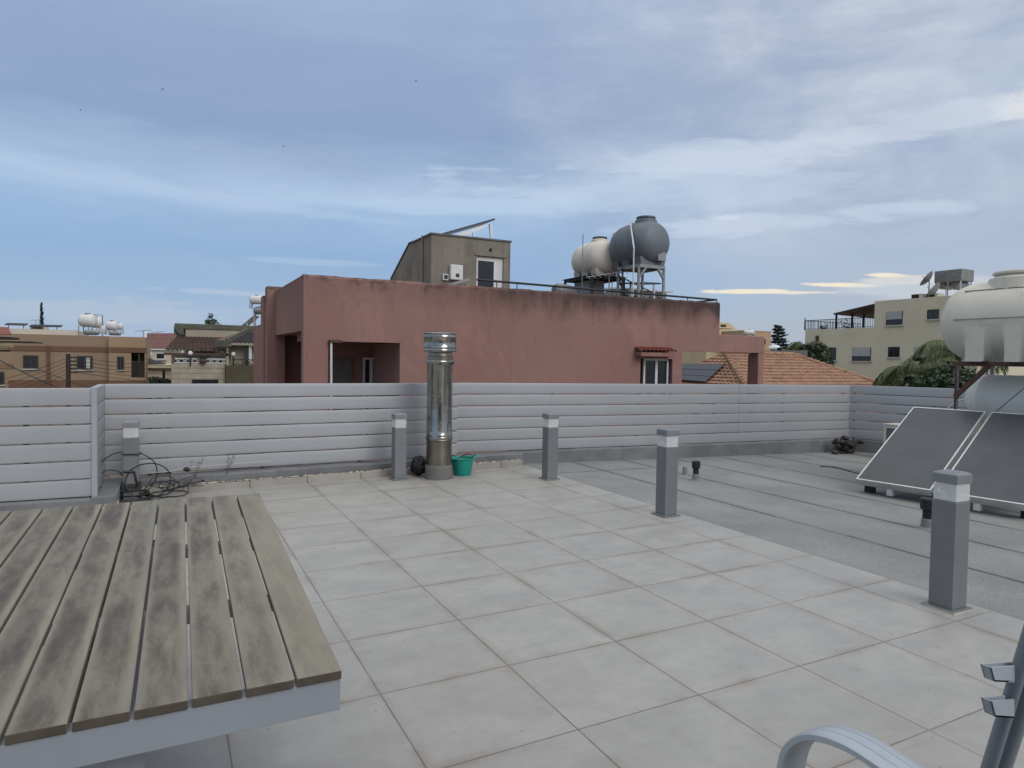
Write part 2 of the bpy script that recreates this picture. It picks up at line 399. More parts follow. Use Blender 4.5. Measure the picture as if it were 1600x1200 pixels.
# parapet upstands, felt covered
def wavy_wall(x0, y0, x1, y1, zb, zt, th, n=26, amp=.006):
    mb = MB(); a = Vector((x0, y0, 0)); d = Vector((x1-x0, y1-y0, 0)); nrm = Vector((-d.y, d.x, 0)).normalized()
    ts = [i/n for i in range(n+1)]; rows = []
    for tt in ts:
        p = a+d*tt; w = random.uniform(-amp, amp)
        zb_ = zb(p.x) if callable(zb) else zb; zt_ = (zt(tt) if callable(zt) else zt)+w
        rows.append([p+nrm*random.uniform(-amp, amp)+Vector((0, 0, zb_)), p+nrm*random.uniform(-amp, amp)*.6+Vector((0, 0, zt_-.02)),
                     p+nrm*.02+Vector((0, 0, zt_)), p+nrm*th+Vector((0, 0, zt_)), p+nrm*th+Vector((0, 0, zb_-.6))])
    vs = [v for r in rows for v in r]; k = 5; fs = []
    for i in range(n):
        for j in range(k-1): fs.append((i*k+j, (i+1)*k+j, (i+1)*k+j+1, i*k+j+1))
    fs += [tuple(range(k)), tuple(n*k+j for j in range(k))[::-1]]
    mb.add(vs, fs); return mb
A_Y, B_Y = 7.05, 7.93
pw = wavy_wall(-5.6, A_Y-.05, -.47, A_Y-.05, -.06, .15, .2)
p = solo('parapet_wall', pw, m_feltwall, 'low grey felt-covered parapet under the left-hand fence behind the slatted table', 'parapet')
mo = MB()
def crumble(mb, pts, r, n=1.0):
    for a_, b_ in zip(pts[:-1], pts[1:]):
        a_ = Vector(a_); b_ = Vector(b_); L = (b_-a_).length; k = int(L/.05*n)
        for i in range(k):
            c_ = a_.lerp(b_, (i+random.random())/k); rr = r*random.uniform(.45, 1.2)
            mb.lathe([(rr*.5, -rr*.35), (rr, 0), (rr*.7, rr*.5), (rr*.2, rr*.65)], c_, (random.uniform(-.3, .3), random.uniform(-.3, .3), 1), 6, 1.6)
crumble(mo, [(-5.5, A_Y-.07, -.02), (-1.2, A_Y-.07, .03), (-.5, A_Y-.08, .055)], .034)
mo.build('mortar_bead', m_mortar, p)
pw = wavy_wall(-.42, B_Y-.13, 4.15, B_Y-.05, floor_z_ := (lambda x: floor_z(x, 0)-.03), lambda t_: .165+.05*t_, .22)
p = solo('parapet_wall', pw, m_feltwall, 'low grey felt-covered parapet behind the tiled floor and skirting, under the middle fence', 'parapet')
sk = MB(); xs = -.42
while xs < 4.0:
    x2 = min(xs+.598, 4.09); yy = 7.765
    z0 = floor_z(xs, 0)
    sk.box(xs, yy, z0, x2-.004, yy+.022, z0+.078+random.uniform(-.004, .004)); xs += .6
so_ = sk.build('skirting_tiles', m_skirt, p, bevel=.002)
mo = MB(); crumble(mo, [(-.4, 7.79, .075), (1.9, 7.79, .105), (2.0, 7.79, .108), (4.05, 7.79, .135)], .016, 1.6)
mo.build('mortar_bead', m_mortar, p)
# short return of the parapet at the left corner
rt = MB().box(-.62, A_Y-.05, -.05, -.42, B_Y+.1, .16)
p = solo('parapet_wall', rt, m_feltwall, 'short return of the parapet at the left inside corner beside the cable-wrapped bollard', 'parapet', bevel=.01)
en = MB().box(-.424, A_Y-.055, -.03, -.405, A_Y+.03, .10); en.build('mortar_end', M('broken_render', (178, 148, 128), rough=.95, var=.2, scale=30, bump=.8), p)
C0, C1 = (3.30, 8.12), (10.32, 7.75)
pw = wavy_wall(4.10, 8.02, 10.35, 7.68, lambda x: roof_z(x, 0)-.02, lambda t_: .215-.02*t_, .25)
solo('parapet_wall', pw, m_feltwall, 'low grey felt-covered parapet round the felt roof, under the long right-hand fence', 'parapet')
D1 = (11.35, 5.0)
pw = wavy_wall(10.30, 7.78, 11.28, 5.0, lambda x: roof_z(x, 0)-.02, .19, .25)
solo('parapet_wall', pw, m_feltwall, 'felt-covered parapet along the far right side of the felt roof', 'parapet')

# ================================================================= SLAT FENCES
def fence(name_label, p0, p1, zt0, zt1, S0, S1, posts, joints=(), group='aluminium slat fences round the terrace'):
    a = Vector((p0[0], p0[1], 0)); bq = Vector((p1[0], p1[1], 0)); L = (bq-a).length; u = (bq-a)/L
    nv = Vector((u.y, -u.x, 0))                       # towards the terrace
    root = thing('slat_fence', name_label, 'fence', tuple(a.lerp(bq, .5)+Vector((0, 0, zt0-S0))), group)
    cuts = [0]+sorted(joints)+[L]
    prof = [(.0, 0), (.0088, .0025), (.0102, .010), (.0110, .045), (.0110, .098), (.0104, .131), (.0090, .1385), (.005, .1405), (-.044, .1405), (-.044, 0)]
    for s0, s1 in zip(cuts[:-1], cuts[1:]):
        mb = MB()
        for k in range(6):
            nseg = max(2, int((s1-s0)/.22)); ring = []
            for i in range(nseg+1):
                s = s0+.002+(s1-s0-.004)*i/nseg; f_ = s/L
                zt = zt0+(zt1-zt0)*f_; pit = (S0+(S1-S0)*f_)/6
                zb = zt-pit*(k+1); sc = (pit)/.150
                jit = random.uniform(-.0022, .0022) if 0 < i < nseg else 0
                jt = random.uniform(-.0026, .0016) if 0 < i < nseg and k else 0
                q = a+u*s
                ring.append([q+nv*o_+Vector((0, 0, zb+h_*sc+(jt if h_ > .1 else jit))) for o_, h_ in prof])
            n = len(prof); vs = [v for r_ in ring for v in r_]
            fs = [(i*n+j, (i+1)*n+j, (i+1)*n+(j+1) % n, i*n+(j+1) % n) for i in range(nseg) for j in range(n)]
            fs += [tuple(range(n)), tuple(nseg*n+j for j in range(n))[::-1]]
            mb.add(vs, fs)
        mb.build('slat_panel', m_fence, root, smooth=True)
    for s in posts:
        q = a+u*s-nv*.067; f_ = s/L; zt = zt0+(zt1-zt0)*f_; SS = S0+(S1-S0)*f_
        MB().beam(q+Vector((0, 0, zt-SS-.04)), q+Vector((0, 0, zt-.02)), .04, .04, up=u).build('post', m_post, root)
    return root
fence('left-hand length of grey slat fence behind the slatted table', (-5.6, A_Y), (-.60, A_Y), 1.130, 1.130, .970, .970, (.3, 1.7, 3.1, 4.5, 4.95))
MB().box(-.612, A_Y-.035, .15, -.568, A_Y-.012, 1.128).build('corner_profile', m_fence, bpy.data.objects['slat_fence'], bevel=.003)
r_ = fence('short return of grey slat fence facing right beside the left corner', (-.585, A_Y-.005), (-.585, B_Y+.02), 1.130, 1.130, .955, .945, (.03,))
fence('middle length of grey slat fence behind the cable-wrapped bollard and the steel flue', (-.575, B_Y), (3.26, B_Y+.06), 1.131, 1.133, .935, .915, (.4, 1.5, 2.6, 3.75))
fence('long right-hand length of grey slat fence behind the felt roof', C0, C1, 1.132, 1.100, .905, .90, (.02, 1.4, 2.8, 4.2, 5.6, 6.95), joints=(4.62,))
fence('far right length of grey slat fence running behind the solar collectors', (10.325, 7.74), D1, 1.101, 1.103, .90, .90, (.05, 1.4, 2.7))
MB().beam((3.285, 8.10, .21), (3.285, 8.10, 1.12), .012, .03).build('end_cap', m_post, bpy.data.objects['slat_fence.003'])

# ================================================================= BOLLARD LIGHTS
def bollard(x, y, label, zf=floor_z, h=.78):
    z = zf(x, y); s = .0675
    r = thing('bollard_light', label, 'bollard light', (x, y, z), 'square bollard lights on the terrace')
    MB().box(x-.092, y-.092, z, x+.092, y+.092, z+.012).build('base_plate', m_bol, r, bevel=.003)
    hp = h-.165
    MB().box(x-s, y-s, z+.012, x+s, y+s, z+hp).build('post', m_bol, r, bevel=.004)
    MB().box(x-s+.003, y-s+.003, z+hp+.001, x+s-.003, y+s-.003, z+h-.062).build('lens', m_lens, r, bevel=.004)
    rr = MB(); a_ = s-.012; k = .018
    rr.add([(x-a_, y-a_, z+h-.063), (x+a_, y-a_, z+h-.063), (x+a_, y+a_, z+h-.063), (x-a_, y+a_, z+h-.063),
            (x-k, y-k, z+hp+.03), (x+k, y-k, z+hp+.03), (x+k, y+k, z+hp+.03), (x-k, y+k, z+hp+.03)],
           [(0, 1, 2, 3), (7, 6, 5, 4), (0, 4, 5, 1), (1, 5, 6, 2), (2, 6, 7, 3), (3, 7, 4, 0)])
    rr.box(x-a_, y-a_, z+hp+.002, x+a_, y+a_, z+hp+.012)
    rr.build('reflector', m_refl, r)
    q = s+.004; zt = z+h
    MB().add([(x-q, y-q, zt-.062), (x+q, y-q, zt-.062), (x+q, y+q, zt-.062), (x-q, y+q, zt-.062),
              (x-q, y-q, zt-.012), (x+q, y-q, zt-.012), (x+q, y+q, zt-.012), (x-q, y+q, zt-.012),
              (x-q*.7, y-q*.7, zt), (x+q*.7, y-q*.7, zt), (x+q*.7, y+q*.7, zt), (x-q*.7, y+q*.7, zt)],
             [(3, 2, 1, 0), (0, 1, 5, 4), (1, 2, 6, 5), (2, 3, 7, 6), (3, 0, 4, 7), (4, 5, 9, 8), (5, 6, 10, 9), (6, 7, 11, 10), (7, 4, 8, 11), (8, 9, 10, 11)]
             ).build('cap', m_bolcap, r, bevel=.003)
    return r
bollard(-.33, 7.60, 'bollard light in the left corner with black cables coiled round it')
bollard(2.36, 7.55, 'bollard light standing just left of the steel flue and black bag', h=.76)
bollard(3.93, 6.80, 'bollard light on the tile edge right of the green tub', h=.765)
bollard(3.985, 4.80, 'bollard light on the tile edge in front of the black vent pipe')
bollard(3.965, 2.31, 'large nearest bollard light in front of the solar collectors')
glue = MB().box(3.965-.097, 2.31-.097, floor_z(3.965, 0)-.002, 3.965+.097, 2.31+.097, floor_z(3.965, 0)+.006)
glue.build('sealant', M('pale_sealant', (176, 172, 160), rough=.7), bpy.data.objects['bollard_light.004'])

# ================================================================= CABLE HEAP, ROD AND DRY WEEDS IN THE LEFT CORNER
zc = floor_z(-.33, 0)
heap = thing('cable_heap', 'tangle of black cables and hose looped round the left corner bollard', 'cable', (-.3, 7.5, zc))
def loop(c_, rx, ry, tilt, n=28, a0=0, a1=6.28, nz=.01, rad=.006, ph=0):
    pts = []
    for i in range(n+1):
        a_ = a0+(a1-a0)*i/n
        v = Vector((math.cos(a_)*rx, math.sin(a_)*ry, 0)); v.rotate(Matrix.Rotation(tilt, 3, 'X')); v.rotate(Matrix.Rotation(ph, 3, 'Z'))
        v += Vector([random.uniform(-nz, nz)*.6 for _ in range(3)])
        pts.append(Vector(c_)+v)
    return pts
hb_ = MB()
for (c_, rx, ry, ti, ph, rd) in [((-.36, 7.50, .27), .26, .22, 1.35, .1, .006), ((-.18, 7.47, .20), .20, .17, 1.25, -.2, .006), ((-.50, 7.52, .17), .14, .14, 1.3, .3, .006),
                                 ((-.08, 7.55, .10), .13, .07, 1.1, .2, .007), ((-.06, 7.58, .16), .11, .06, 1.2, 0, .005), ((.0, 7.6, .12), .10, .05, 1.0, .5, .006),
                                 ((-.33, 7.48, .05), .17, .12, .1, 0, .011), ((-.34, 7.47, .035), .20, .13, 0, .3, .011), ((-.31, 7.52, .075), .15, .12, .05, .9, .011), ((.0, 7.50, .05), .17, .06, .35, -.2, .007)]:
    hb_.tube(loop(c_, rx, ry, ti, ph=ph, nz=.008), rd, 6)
hb_.build('cable', m_cable, heap, smooth=True)
w = MB()
for dz_ in (0, .012, .024, .036, .05, .062):
    s_ = .076+random.uniform(0, .006)
    w.tube([(-.33-s_, 7.60-s_, zc+.10+dz_), (-.33+s_, 7.60-s_, zc+.10+dz_+.004), (-.33+s_, 7.60+s_, zc+.10+dz_), (-.33-s_, 7.60+s_, zc+.10+dz_+.004), (-.33-s_, 7.60-s_, zc+.10+dz_)], .007, 6)
w.build('hose_wrap', m_cable, heap, smooth=True); w = MB()
w.tube([(-.41, 7.52, .46), (-.25, 7.52, .452), (-.245, 7.52, .47)], .007, 6); w.build('cable_tie', m_cable, heap, smooth=True); w = MB(); w.tube([(-.40, 7.525, .29), (-.30, 7.522, .285), (-.285, 7.52, .20), (-.27, 7.52, .17), (-.29, 7.52, .13)], .011, 6)
w.build('hose_end', m_cable, heap, smooth=True)
rod = MB().tube([(-.52, 7.70, .225), (.0, 7.74, .235), (.18, 7.78, .262), (1.0, 7.86, .275)], .004, 6)
solo('metal_rod', rod, m_palecord, 'thin pale metal rod leaning low along the fence through the black cables', 'rod')
for c_, s_ in (((.16, 7.66, .255), .035), ((.31, 7.66, .13), .02)):
    bx = MB().lathe([(s_*.6, -s_*.5), (s_, -s_*.1), (s_*.8, s_*.5), (s_*.3, s_*.8)], c_, (.3, .2, 1), 8)
    bx.build('coupling', m_cable, heap)
wire = MB()
for i in range(9):
    a_ = Vector((random.uniform(-.05, .15), 7.6, .07)); bq = Vector((random.uniform(.18, .34), 7.66, random.uniform(.07, .2)))
    wire.tube([a_, (a_+bq)/2+Vector((0, 0, random.uniform(-.02, .04))), bq], .004, 5)
wire.build('loose_wire', m_cable, heap)
m_weed = M('dry_weed', (92, 84, 66), rough=.9)
for (x, y, z, h_, lab) in ((.24, 7.80, .17, .20, 'wispy dry weed growing from the parapet just right of the cable tangle'), (.55, 7.82, .18, .24, 'wispy dry weed growing from the parapet farthest right of the cables')):
    wd = MB()
    for i in range(5):
        e_ = Vector((x+random.uniform(-.06, .1), y+random.uniform(-.03, .01), z+h_*random.uniform(.5, 1)))
        mid_ = Vector((x, y, z)).lerp(e_, .5)+Vector((random.uniform(-.02, .02), 0, .01))
        wd.tube([(x, y, z-.02), mid_, e_], [.0018, .0014, .0008], 4)
        for j in range(3):
            q = mid_.lerp(e_, random.random()); wd.tube([q, q+Vector((random.uniform(-.03, .03), 0, random.uniform(.005, .03)))], [.001, .0025], 4)
    solo('dry_weed', wd, m_weed, lab, 'weed', 'dry weeds on the parapet')

# ================================================================= STEEL FLUE, TUB, BAG
fx_, fy_ = 2.80, 7.42; fz = floor_z(fx_, fy_)
fr = thing('steel_flue', 'stainless steel chimney flue with a wide banded cowl standing on the tiles', 'chimney', (fx_, fy_, fz))
MB().lathe([(.166, 0), (.162, .03), (.157, .08), (.156, .12), (.154, .155), (.148, .162)], (fx_, fy_, fz), n=32).build('cement_collar', m_conc, fr, smooth=True)
fr_l = MB().lathe([(.148, .16), (.147, .44), (.153, .445), (.156, .452), (.153, .46), (.149, .465)], (fx_, fy_, fz), n=40).build('lower_pipe', m_steeld, fr, smooth=True)
MB().lathe([(.158, .462), (.160, .468), (.160, .482), (.157, .49)], (fx_, fy_, fz), n=40).build('clamp_band', m_steel, fr, smooth=True)
MB().lathe([(.150, .488), (.151, .52), (.149, .523), (.150, .56), (.1485, .565), (.147, 1.30), (.149, 1.305), (.148, 1.335)], (fx_, fy_, fz), n=40).build('upper_pipe', m_steel, fr, smooth=True)
bd = MB().lathe([(.157, 1.335), (.161, 1.342), (.161, 1.355), (.157, 1.362)], (fx_, fy_, fz), n=40).box(fx_+.115, fy_-.14, fz+1.325, fx_+.15, fy_-.10, fz+1.352); bd.build('clamp_band', m_steel, fr, smooth=True)
MB().lathe([(.147, 1.362), (.146, 1.41), (.14, 1.415), (.135, 1.46), (.12, 1.465)], (fx_, fy_, fz), n=40).build('neck', m_steeld, fr, smooth=True)
MB().lathe([(.10, 1.46), (.182, 1.463), (.187, 1.47), (.187, 1.485), (.184, 1.49), (.184, 1.51), (.187, 1.515), (.184, 1.52), (.184, 1.62), (.188, 1.626), (.188, 1.64), (.184, 1.648), (.184, 1.67), (.187, 1.675), (.182, 1.682), (.06, 1.70)], (fx_, fy_, fz), n=20).build('cowl', m_steel, fr, smooth=True)

tx, ty = 3.13, 7.50; tz_ = floor_z(tx, ty)
tb = thing('plastic_tub', 'turquoise plastic tub with two rope-like handles standing right of the flue', 'tub', (tx, ty, tz_))
MB().lathe([(.03, .004), (.098, 0), (.104, .01), (.128, .155), (.132, .158), (.133, .185), (.147, .192), (.149, .203), (.140, .205), (.124, .16), (.096, .015), (.03, .012)], (tx, ty, tz_), n=36).build('body', m_turq, tb, smooth=True)
for sgn in (-1, 1):
    pts = [(tx+sgn*(.130+.055*math.sin(math.pi*i/10)), ty-.055+.11*i/10, tz_+.195+.035*math.sin(math.pi*i/10)) for i in range(11)]
    MB().tube(pts, .009, 8).build('handle', m_turq, tb, smooth=True)
MB().tube([(tx-.01, ty+.11, tz_+.19), (tx+.09, ty+.07, tz_+.235), (tx+.13, ty+.02, tz_+.235)], .006, 6).build('inner_strap', m_cable, tb, smooth=True)
bg_ = MB()
rings = 9; n = 16; vs = []; fs = []
for i in range(rings+1):
    ph = math.pi*i/rings
    for k in range(n):
        a_ = 6.28318*k/n; rr = .105*(1+random.uniform(-.20, .20)); vs.append((2.63+math.cos(a_)*math.sin(ph)*rr, 7.62+math.sin(a_)*math.sin(ph)*rr*.8, floor_z(2.6, 0)+.10+math.cos(ph)*rr*(1.05 if i < 5 else .95)))
for i in range(rings):
    for k in range(n): fs.append((i*n+k, (i+1)*n+k, (i+1)*n+(k+1) % n, i*n+(k+1) % n))
bg_.add(vs, fs); bo = solo('bin_bag', bg_, m_bag, 'crumpled black plastic bag between the bollard light and the steel flue', 'bag', smooth=2)
bo.location.z = floor_z(2.6, 0)
pbt = MB().box(3.33, 7.70, floor_z(3.33, 0), 3.38, 7.74, floor_z(3.33, 0)+.12)
solo('stone_offcut', pbt, m_skirt, 'narrow grey tile offcut standing behind the turquoise tub', 'offcut', bevel=.003)

# ================================================================= VENT PIPES ON THE FELT
def vent(x, y, h, r_, lab, capw=1.45):
    z = roof_z(x, y); v = thing('vent_pipe', lab, 'vent pipe', (x, y, z), 'black vent pipes through the felt roof')
    MB().lathe([(r_*2.2, 0), (r_*1.9, .006), (r_*1.25, .02), (r_*1.15, h*.32), (r_*.9, h*.36)], (x, y, z), n=20).build('flashing', m_feltwall, v, smooth=True)
    MB().lathe([(r_, h*.3), (r_, h*.68)], (x, y, z), n=20).build('pipe', m_black, v, smooth=True)
    MB().lathe([(r_*1.1, h*.62), (r_*capw, h*.65), (r_*capw, h*.97), (r_*1.2, h), (r_*.5, h)], (x, y, z), n=20).build('cap', m_black, v, smooth=True)
vent(5.60, 6.22, .235, .034, 'black vent pipe with a wide cap in the middle of the felt roof')
vent(5.86, 3.60, .27, .045, 'black vent pipe half hidden behind the nearest bollard')
st = MB().lathe([(.05, 0), (.03, .012), (.028, .11), (.02, .115)], (5.72, 6.55, roof_z(5.7, 0)), n=16)
solo('pipe_stub', st, m_gal, 'short grey pipe stub just behind the black vent pipe with the wide cap', 'pipe')
for pts, mat_, lab in (([(8.15, 6.55), (8.3, 6.45), (8.22, 6.2), (8.12, 6.0), (8.16, 5.85), (7.95, 5.55), (7.7, 5.3)], m_cable, 'black cable lying on the felt roof by the first collector'),
                       ([(8.12, 6.02), (8.3, 5.75), (8.45, 5.72), (8.3, 5.9), (8.15, 5.8), (8.2, 5.6)], m_palecord, 'pale cable looped on the felt roof beside the black one')):
    q = MB().tube([(x, y, roof_z(x, y)+.008) for x, y in pts], .007, 6); solo('cable', q, mat_, lab, 'cable', smooth=True)
# tarry rubble in the far corner
rb = MB()
for i in range(34):
    c_ = Vector((9.98+random.gauss(0, .13), 7.52+random.gauss(0, .05), roof_z(9.9, 0)+random.uniform(.0, .24))); rr = random.uniform(.02, .07)
    rb.lathe([(rr*.4, -rr*.5), (rr, -rr*.1), (rr*.75, rr*.5), (rr*.2, rr*.7)], c_, (random.uniform(-.8, .8), random.uniform(-.8, .8), 1), 6, 1.3)
solo('rubble_pile', rb, M('tarry_felt_scrap', (58, 56, 56), rough=.8, var=.3, scale=9, bump=.8), 'dark heap of torn felt scraps in the far right corner of the roof', 'rubble')

# ================================================================= AIR CONDITIONER
ac = thing('air_conditioner', 'cream outdoor air-conditioning unit on the felt roof, half hidden by the solar collector', 'air conditioner', (10.1, 6.5, roof_z(10, 0)))
z = roof_z(10, 0)+.03; x0, x1, y0, y1 = 9.98, 10.3, 6.06, 6.88; zt = z+.50
fr_ = MB(); fr_.box(x0+.02, y0, z, x1, y1, zt)
for (a_, b_, c_, d_) in ((y0, z, y0+.045, zt), (y1-.045, z, y1, zt), (y0+.045, z, y1-.045, z+.045), (y0+.045, zt-.045, y1-.045, zt)): fr_.box(x0, a_, b_, x0+.018, c_, d_)
fr_.box(x0-.01, y0-.01, zt+.002, x1+.01, y1+.01, zt+.02)
fr_.build('casing', M('cream_painted_steel', (196, 192, 180), rough=.5, var=.05, streak=.15), ac)
gl_ = MB().box(x0+.008, y0+.047, z+.047, x0+.016, y1-.047, zt-.047)
gl_.build('coil', M('coil_fins', (96, 98, 100), rough=.6, var=.2, scale=20), ac)
for yy in (y0+.12, y1-.12): MB().box(x0, yy-.03, roof_z(10, 0), x1, yy+.03, z).build('foot', m_conc, ac)

# ================================================================= SOLAR COLLECTORS
BL = at(1337, 748, Z=.17); BR = at(1454, 766, Z=.17)
v_ = Vector((BR.x-BL.x, BR.y-BL.y, 0)).normalized(); hz_ = Vector((-v_.y, v_.x, 0))
if hz_.x < 0: hz_ = -hz_
wd_ = (BR-BL).length
TLp = at(1452, 637, Y=BL.y+.0)
up_ = (Vector((TLp.x-BL.x, 0, TLp.z-BL.z))); Lc = up_.length; ct = up_.x/Lc; st_ = up_.z/Lc
upv = hz_*ct+Vector((0, 0, st_)); nn = upv.cross(v_).normalized()
if nn.z < 0: nn = -nn
def collector(o, label):
    r = thing('solar_collector', label, 'solar collector', tuple(o-nn*.08), 'tilted solar collectors on the felt roof')
    def fr(u0, u1, w0, w1, t0, t1, mb):
        p = [o+v_*a_+upv*b_+nn*t0 for a_, b_ in ((u0, w0), (u1, w0), (u1, w1), (u0, w1))]; mb.prism(p, nn*(t1-t0))
    e_ = .016; f_ = MB()
    fr(0, wd_, 0, e_, -.08, 0, f_); fr(0, wd_, Lc-e_, Lc, -.08, 0, f_); fr(0, e_, e_, Lc-e_, -.08, 0, f_); fr(wd_-e_, wd_, e_, Lc-e_, -.08, 0, f_)
    f_.build('frame', m_alu, r, bevel=.003)
    g_ = MB(); fr(e_, wd_-e_, e_, Lc-e_, -.07, -.006, g_); g_.build('glass', m_collector, r)
    s_ = MB(); fr(.002, wd_-.002, .06, .12, -.125, -.082, s_); s_.build('support_rail', m_iron, r); s_ = MB(); fr(.002, wd_-.002, Lc-.06, Lc-.02, -.125, -.082, s_); s_.build('support_rail', m_gal, r)  # front rail coloured black to stand in for shade under the panel
    q = o+v_*wd_*.45+upv*.02-nn*.085
    MB().box(q.x-.02, q.y-.032, roof_z(q.x, 0)+.02, q.x+.03, q.y+.032, q.z-.002).build('foot', m_white, r, bevel=.004)
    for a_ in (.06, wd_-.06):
        q = o+v_*a_+upv*.14-nn*.128; MB().box(q.x-.03, q.y-.04, roof_z(q.x, 0), q.x+.06, q.y+.04, q.z).build('shade_block', m_iron, r)  # black blocks added to deepen the shade beneath the collector
    for a_ in (.1, wd_-.1):
        q = o+v_*a_+upv*(Lc-.1)-nn*.12
        MB().beam((q.x, q.y, roof_z(q.x, 0)), q, .035).build('strut', m_gal, r)
    return r
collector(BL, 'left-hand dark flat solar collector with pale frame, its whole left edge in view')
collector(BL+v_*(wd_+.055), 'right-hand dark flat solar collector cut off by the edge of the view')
pp = MB().tube([BL+v_*(wd_+.028)+upv*.05-nn*.05, BL+v_*(wd_+.028)+upv*(Lc-.05)-nn*.05], .011, 8)
pp.tube([BL+v_*(-.02)+upv*.03-nn*.05, BL+v_*(wd_*2)+upv*.03-nn*.05], .014, 8)
solo('copper_pipe', pp, m_gal, 'narrow metal pipe running between the two solar collectors', 'pipe')

# ================================================================= WATER TANK ON ITS STAND, HOT-WATER CYLINDER
TX0 = 8.75; yl = at(1487, 500, X=TX0).y; zb = at(1520, 565, X=TX0-.3).z; rt_ = .475; zc_ = zb+rt_+.0
def poly_tank(name, label, cx, cy_near, zc0, r, L, mat_, axis=1, lid_at=.5, lidr=.3, feet=True, group=None, x_axis=False, cat='water tank', ribs=True, n=36):
    """horizontal moulded tank; axis runs +y from cy_near; built along y"""
    root = thing(name, label, cat, (cx, cy_near+L/2, zc0-r), group)
    prof = [(.05*r, 0), (.42*r, .035*r), (.66*r, .12*r), (.82*r, .26*r), (.93*r, .45*r), (.985*r, .66*r), (r, .85*r)]
    P_ = prof + ([(r, L*.33), (r*1.012, L*.335), (r*1.012, L*.345), (r, L*.35)] if ribs else []) + ([(r, L*.65), (r*1.012, L*.655), (r*1.012, L*.665), (r, L*.67)] if ribs else []) + [(a_, L-b_) for a_, b_ in prof[::-1]]
    mb = MB().lathe(P_, (cx, cy_near, zc0), (0, 1, 0), n)
    mb.build('body', mat_, root, smooth=True)
    ly = cy_near+L*lid_at
    nk = MB().lathe([(lidr*1.35*r, r*.55), (lidr*1.28*r, r*1.02), (lidr*1.1*r, r*1.06), (lidr*r, r*1.07), (lidr*r, r*1.12)], (cx, ly, zc0), n=28); nk.build('neck', mat_, root, smooth=True)
    ld = MB().lathe([(lidr*r*1.12, r*1.12), (lidr*r*1.14, r*1.15), (lidr*r*1.12, r*1.18), (lidr*r*.8, r*1.21), (lidr*r*.1, r*1.225)], (cx, ly, zc0), n=28)
    return root, ld, ly
tk, ld, ly = poly_tank('water_tank', 'big white plastic water tank with ribbed feet on the rusty stand at the right edge', TX0, yl-1.75, zc_, rt_, 1.75, m_tank, lid_at=.56, lidr=.52, ribs=False, n=56)
ld.build('lid', m_tank, tk, smooth=True)
y_l = at(1510, 555, X=TX0-.4).y
bpy.data.objects.remove([c for c in tk.children if c.name.startswith('body')][0])
Lt = 1.75; ya0 = at(1509, 560, X=TX0-.4).y; rc0, rc1 = at(1541, 540, X=TX0-.42).y, at(1571, 540, X=TX0-.42).y
prof_r = [(0, .05), (.015, .42), (.05, .66), (.11, .82), (.17, .90), (.24, .955), (.33, .99), (.42, 1.0)]
def rad_at(t_):
    t_ = min(t_, Lt-t_)
    for (a_, ra), (b_, rb) in zip(prof_r[:-1], prof_r[1:]):
        if t_ <= b_: return rt_*(ra+(rb-ra)*max(0, (t_-a_))/(b_-a_))
    return rt_
tsl = [0, .006, .015, .03, .05, .08, .11, .14, .17, .205, .24, .285, .33, .375]+[.42+i*.02 for i in range(int((Lt-.84)/.02)+1)]
tsl += [Lt-x for x in tsl[:14]][::-1]; tsl = sorted(set(round(x, 4) for x in tsl)); NB = 64; vs = []; fs = []
for t_ in tsl:
    y_ = yl-t_; r = rad_at(t_)
    # 1 = straight-sided foot, 0 = round barrel
    def sm_(a, b, x): x = max(0, min(1, (x-a)/(b-a))); return x*x*(3-2*x)
    w = sm_(yl-ya0-.02, yl-ya0+.03, t_)*(1-sm_(yl-rc0-.015, yl-rc0+.03, t_)*(1-sm_(yl-rc1-.03, yl-rc1+.015, t_)))*(1-sm_(Lt-.25, Lt-.2, t_))
    w *= (1-sm_(1.02, 1.06, t_)*(1-sm_(1.26, 1.30, t_)))
    for k in range(NB):
        a_ = 6.28318*k/NB; cx_, cz_ = math.cos(a_), math.sin(a_); x_, z__ = cx_*r, cz_*r
        if cz_ < 0:
            # foot section: rounded square below the belly
            q_ = max(abs(cx_), abs(cz_)); ux_, uz_ = cx_/q_*r*.985, cz_/q_*rt_
            x_ = x_+(ux_-x_)*w; z__ = z__+(uz_-z__)*w
        rib = 1+.0035*math.sin(t_*150)*(1 if cz_ < .05 else 0)
        vs.append((TX0+x_*rib, y_, zc_+z__))
for i_ in range(len(tsl)-1):
    for k in range(NB): fs.append((i_*NB+k, i_*NB+(k+1) % NB, (i_+1)*NB+(k+1) % NB, (i_+1)*NB+k))
fs += [tuple(range(NB))[::-1], tuple((len(tsl)-1)*NB+k for k in range(NB))]
MB().add(vs, fs).build('body', m_tank, tk, smooth=True)
sm = MB(); zs1 = at(1560, 497, X=TX0-.45).z
sm.box(TX0-rt_-.006, yl-1.45, zs1-.004, TX0-rt_+.03, yl-.30, zs1+.006); sm.build('mould_seam', M('seam_grey', (140, 140, 134), rough=.6), tk)
sd2 = MB(); ang = R(48)
for i in range(26):
    y0_ = yl-.33-i*.045
    sd2.lathe([(.008, -.006), (.012, 0), (.008, .006)], (TX0-math.cos(ang)*rt_, y0_-.02, zc_+math.sin(ang)*rt_), (0, 1, 0), 6, 1.0)
sd2.tube([(TX0-math.cos(ang)*rt_, yl-.33, zc_+math.sin(ang)*rt_), (TX0-math.cos(ang)*rt_, yl-1.5, zc_+math.sin(ang)*rt_)], .008, 6)
sd2.build('shoulder_groove', M('groove_grey', (110, 108, 100), rough=.8), tk)  # darker grey line of beads along the tank shoulder
stn = thing('tank_stand', 'rusty brown steel stand carrying the big white water tank', 'stand', (TX0, yl-.9, roof_z(TX0, 0)))
xa, xb = TX0-.36, TX0+.36; ya = yl-.30; yb = yl-1.6
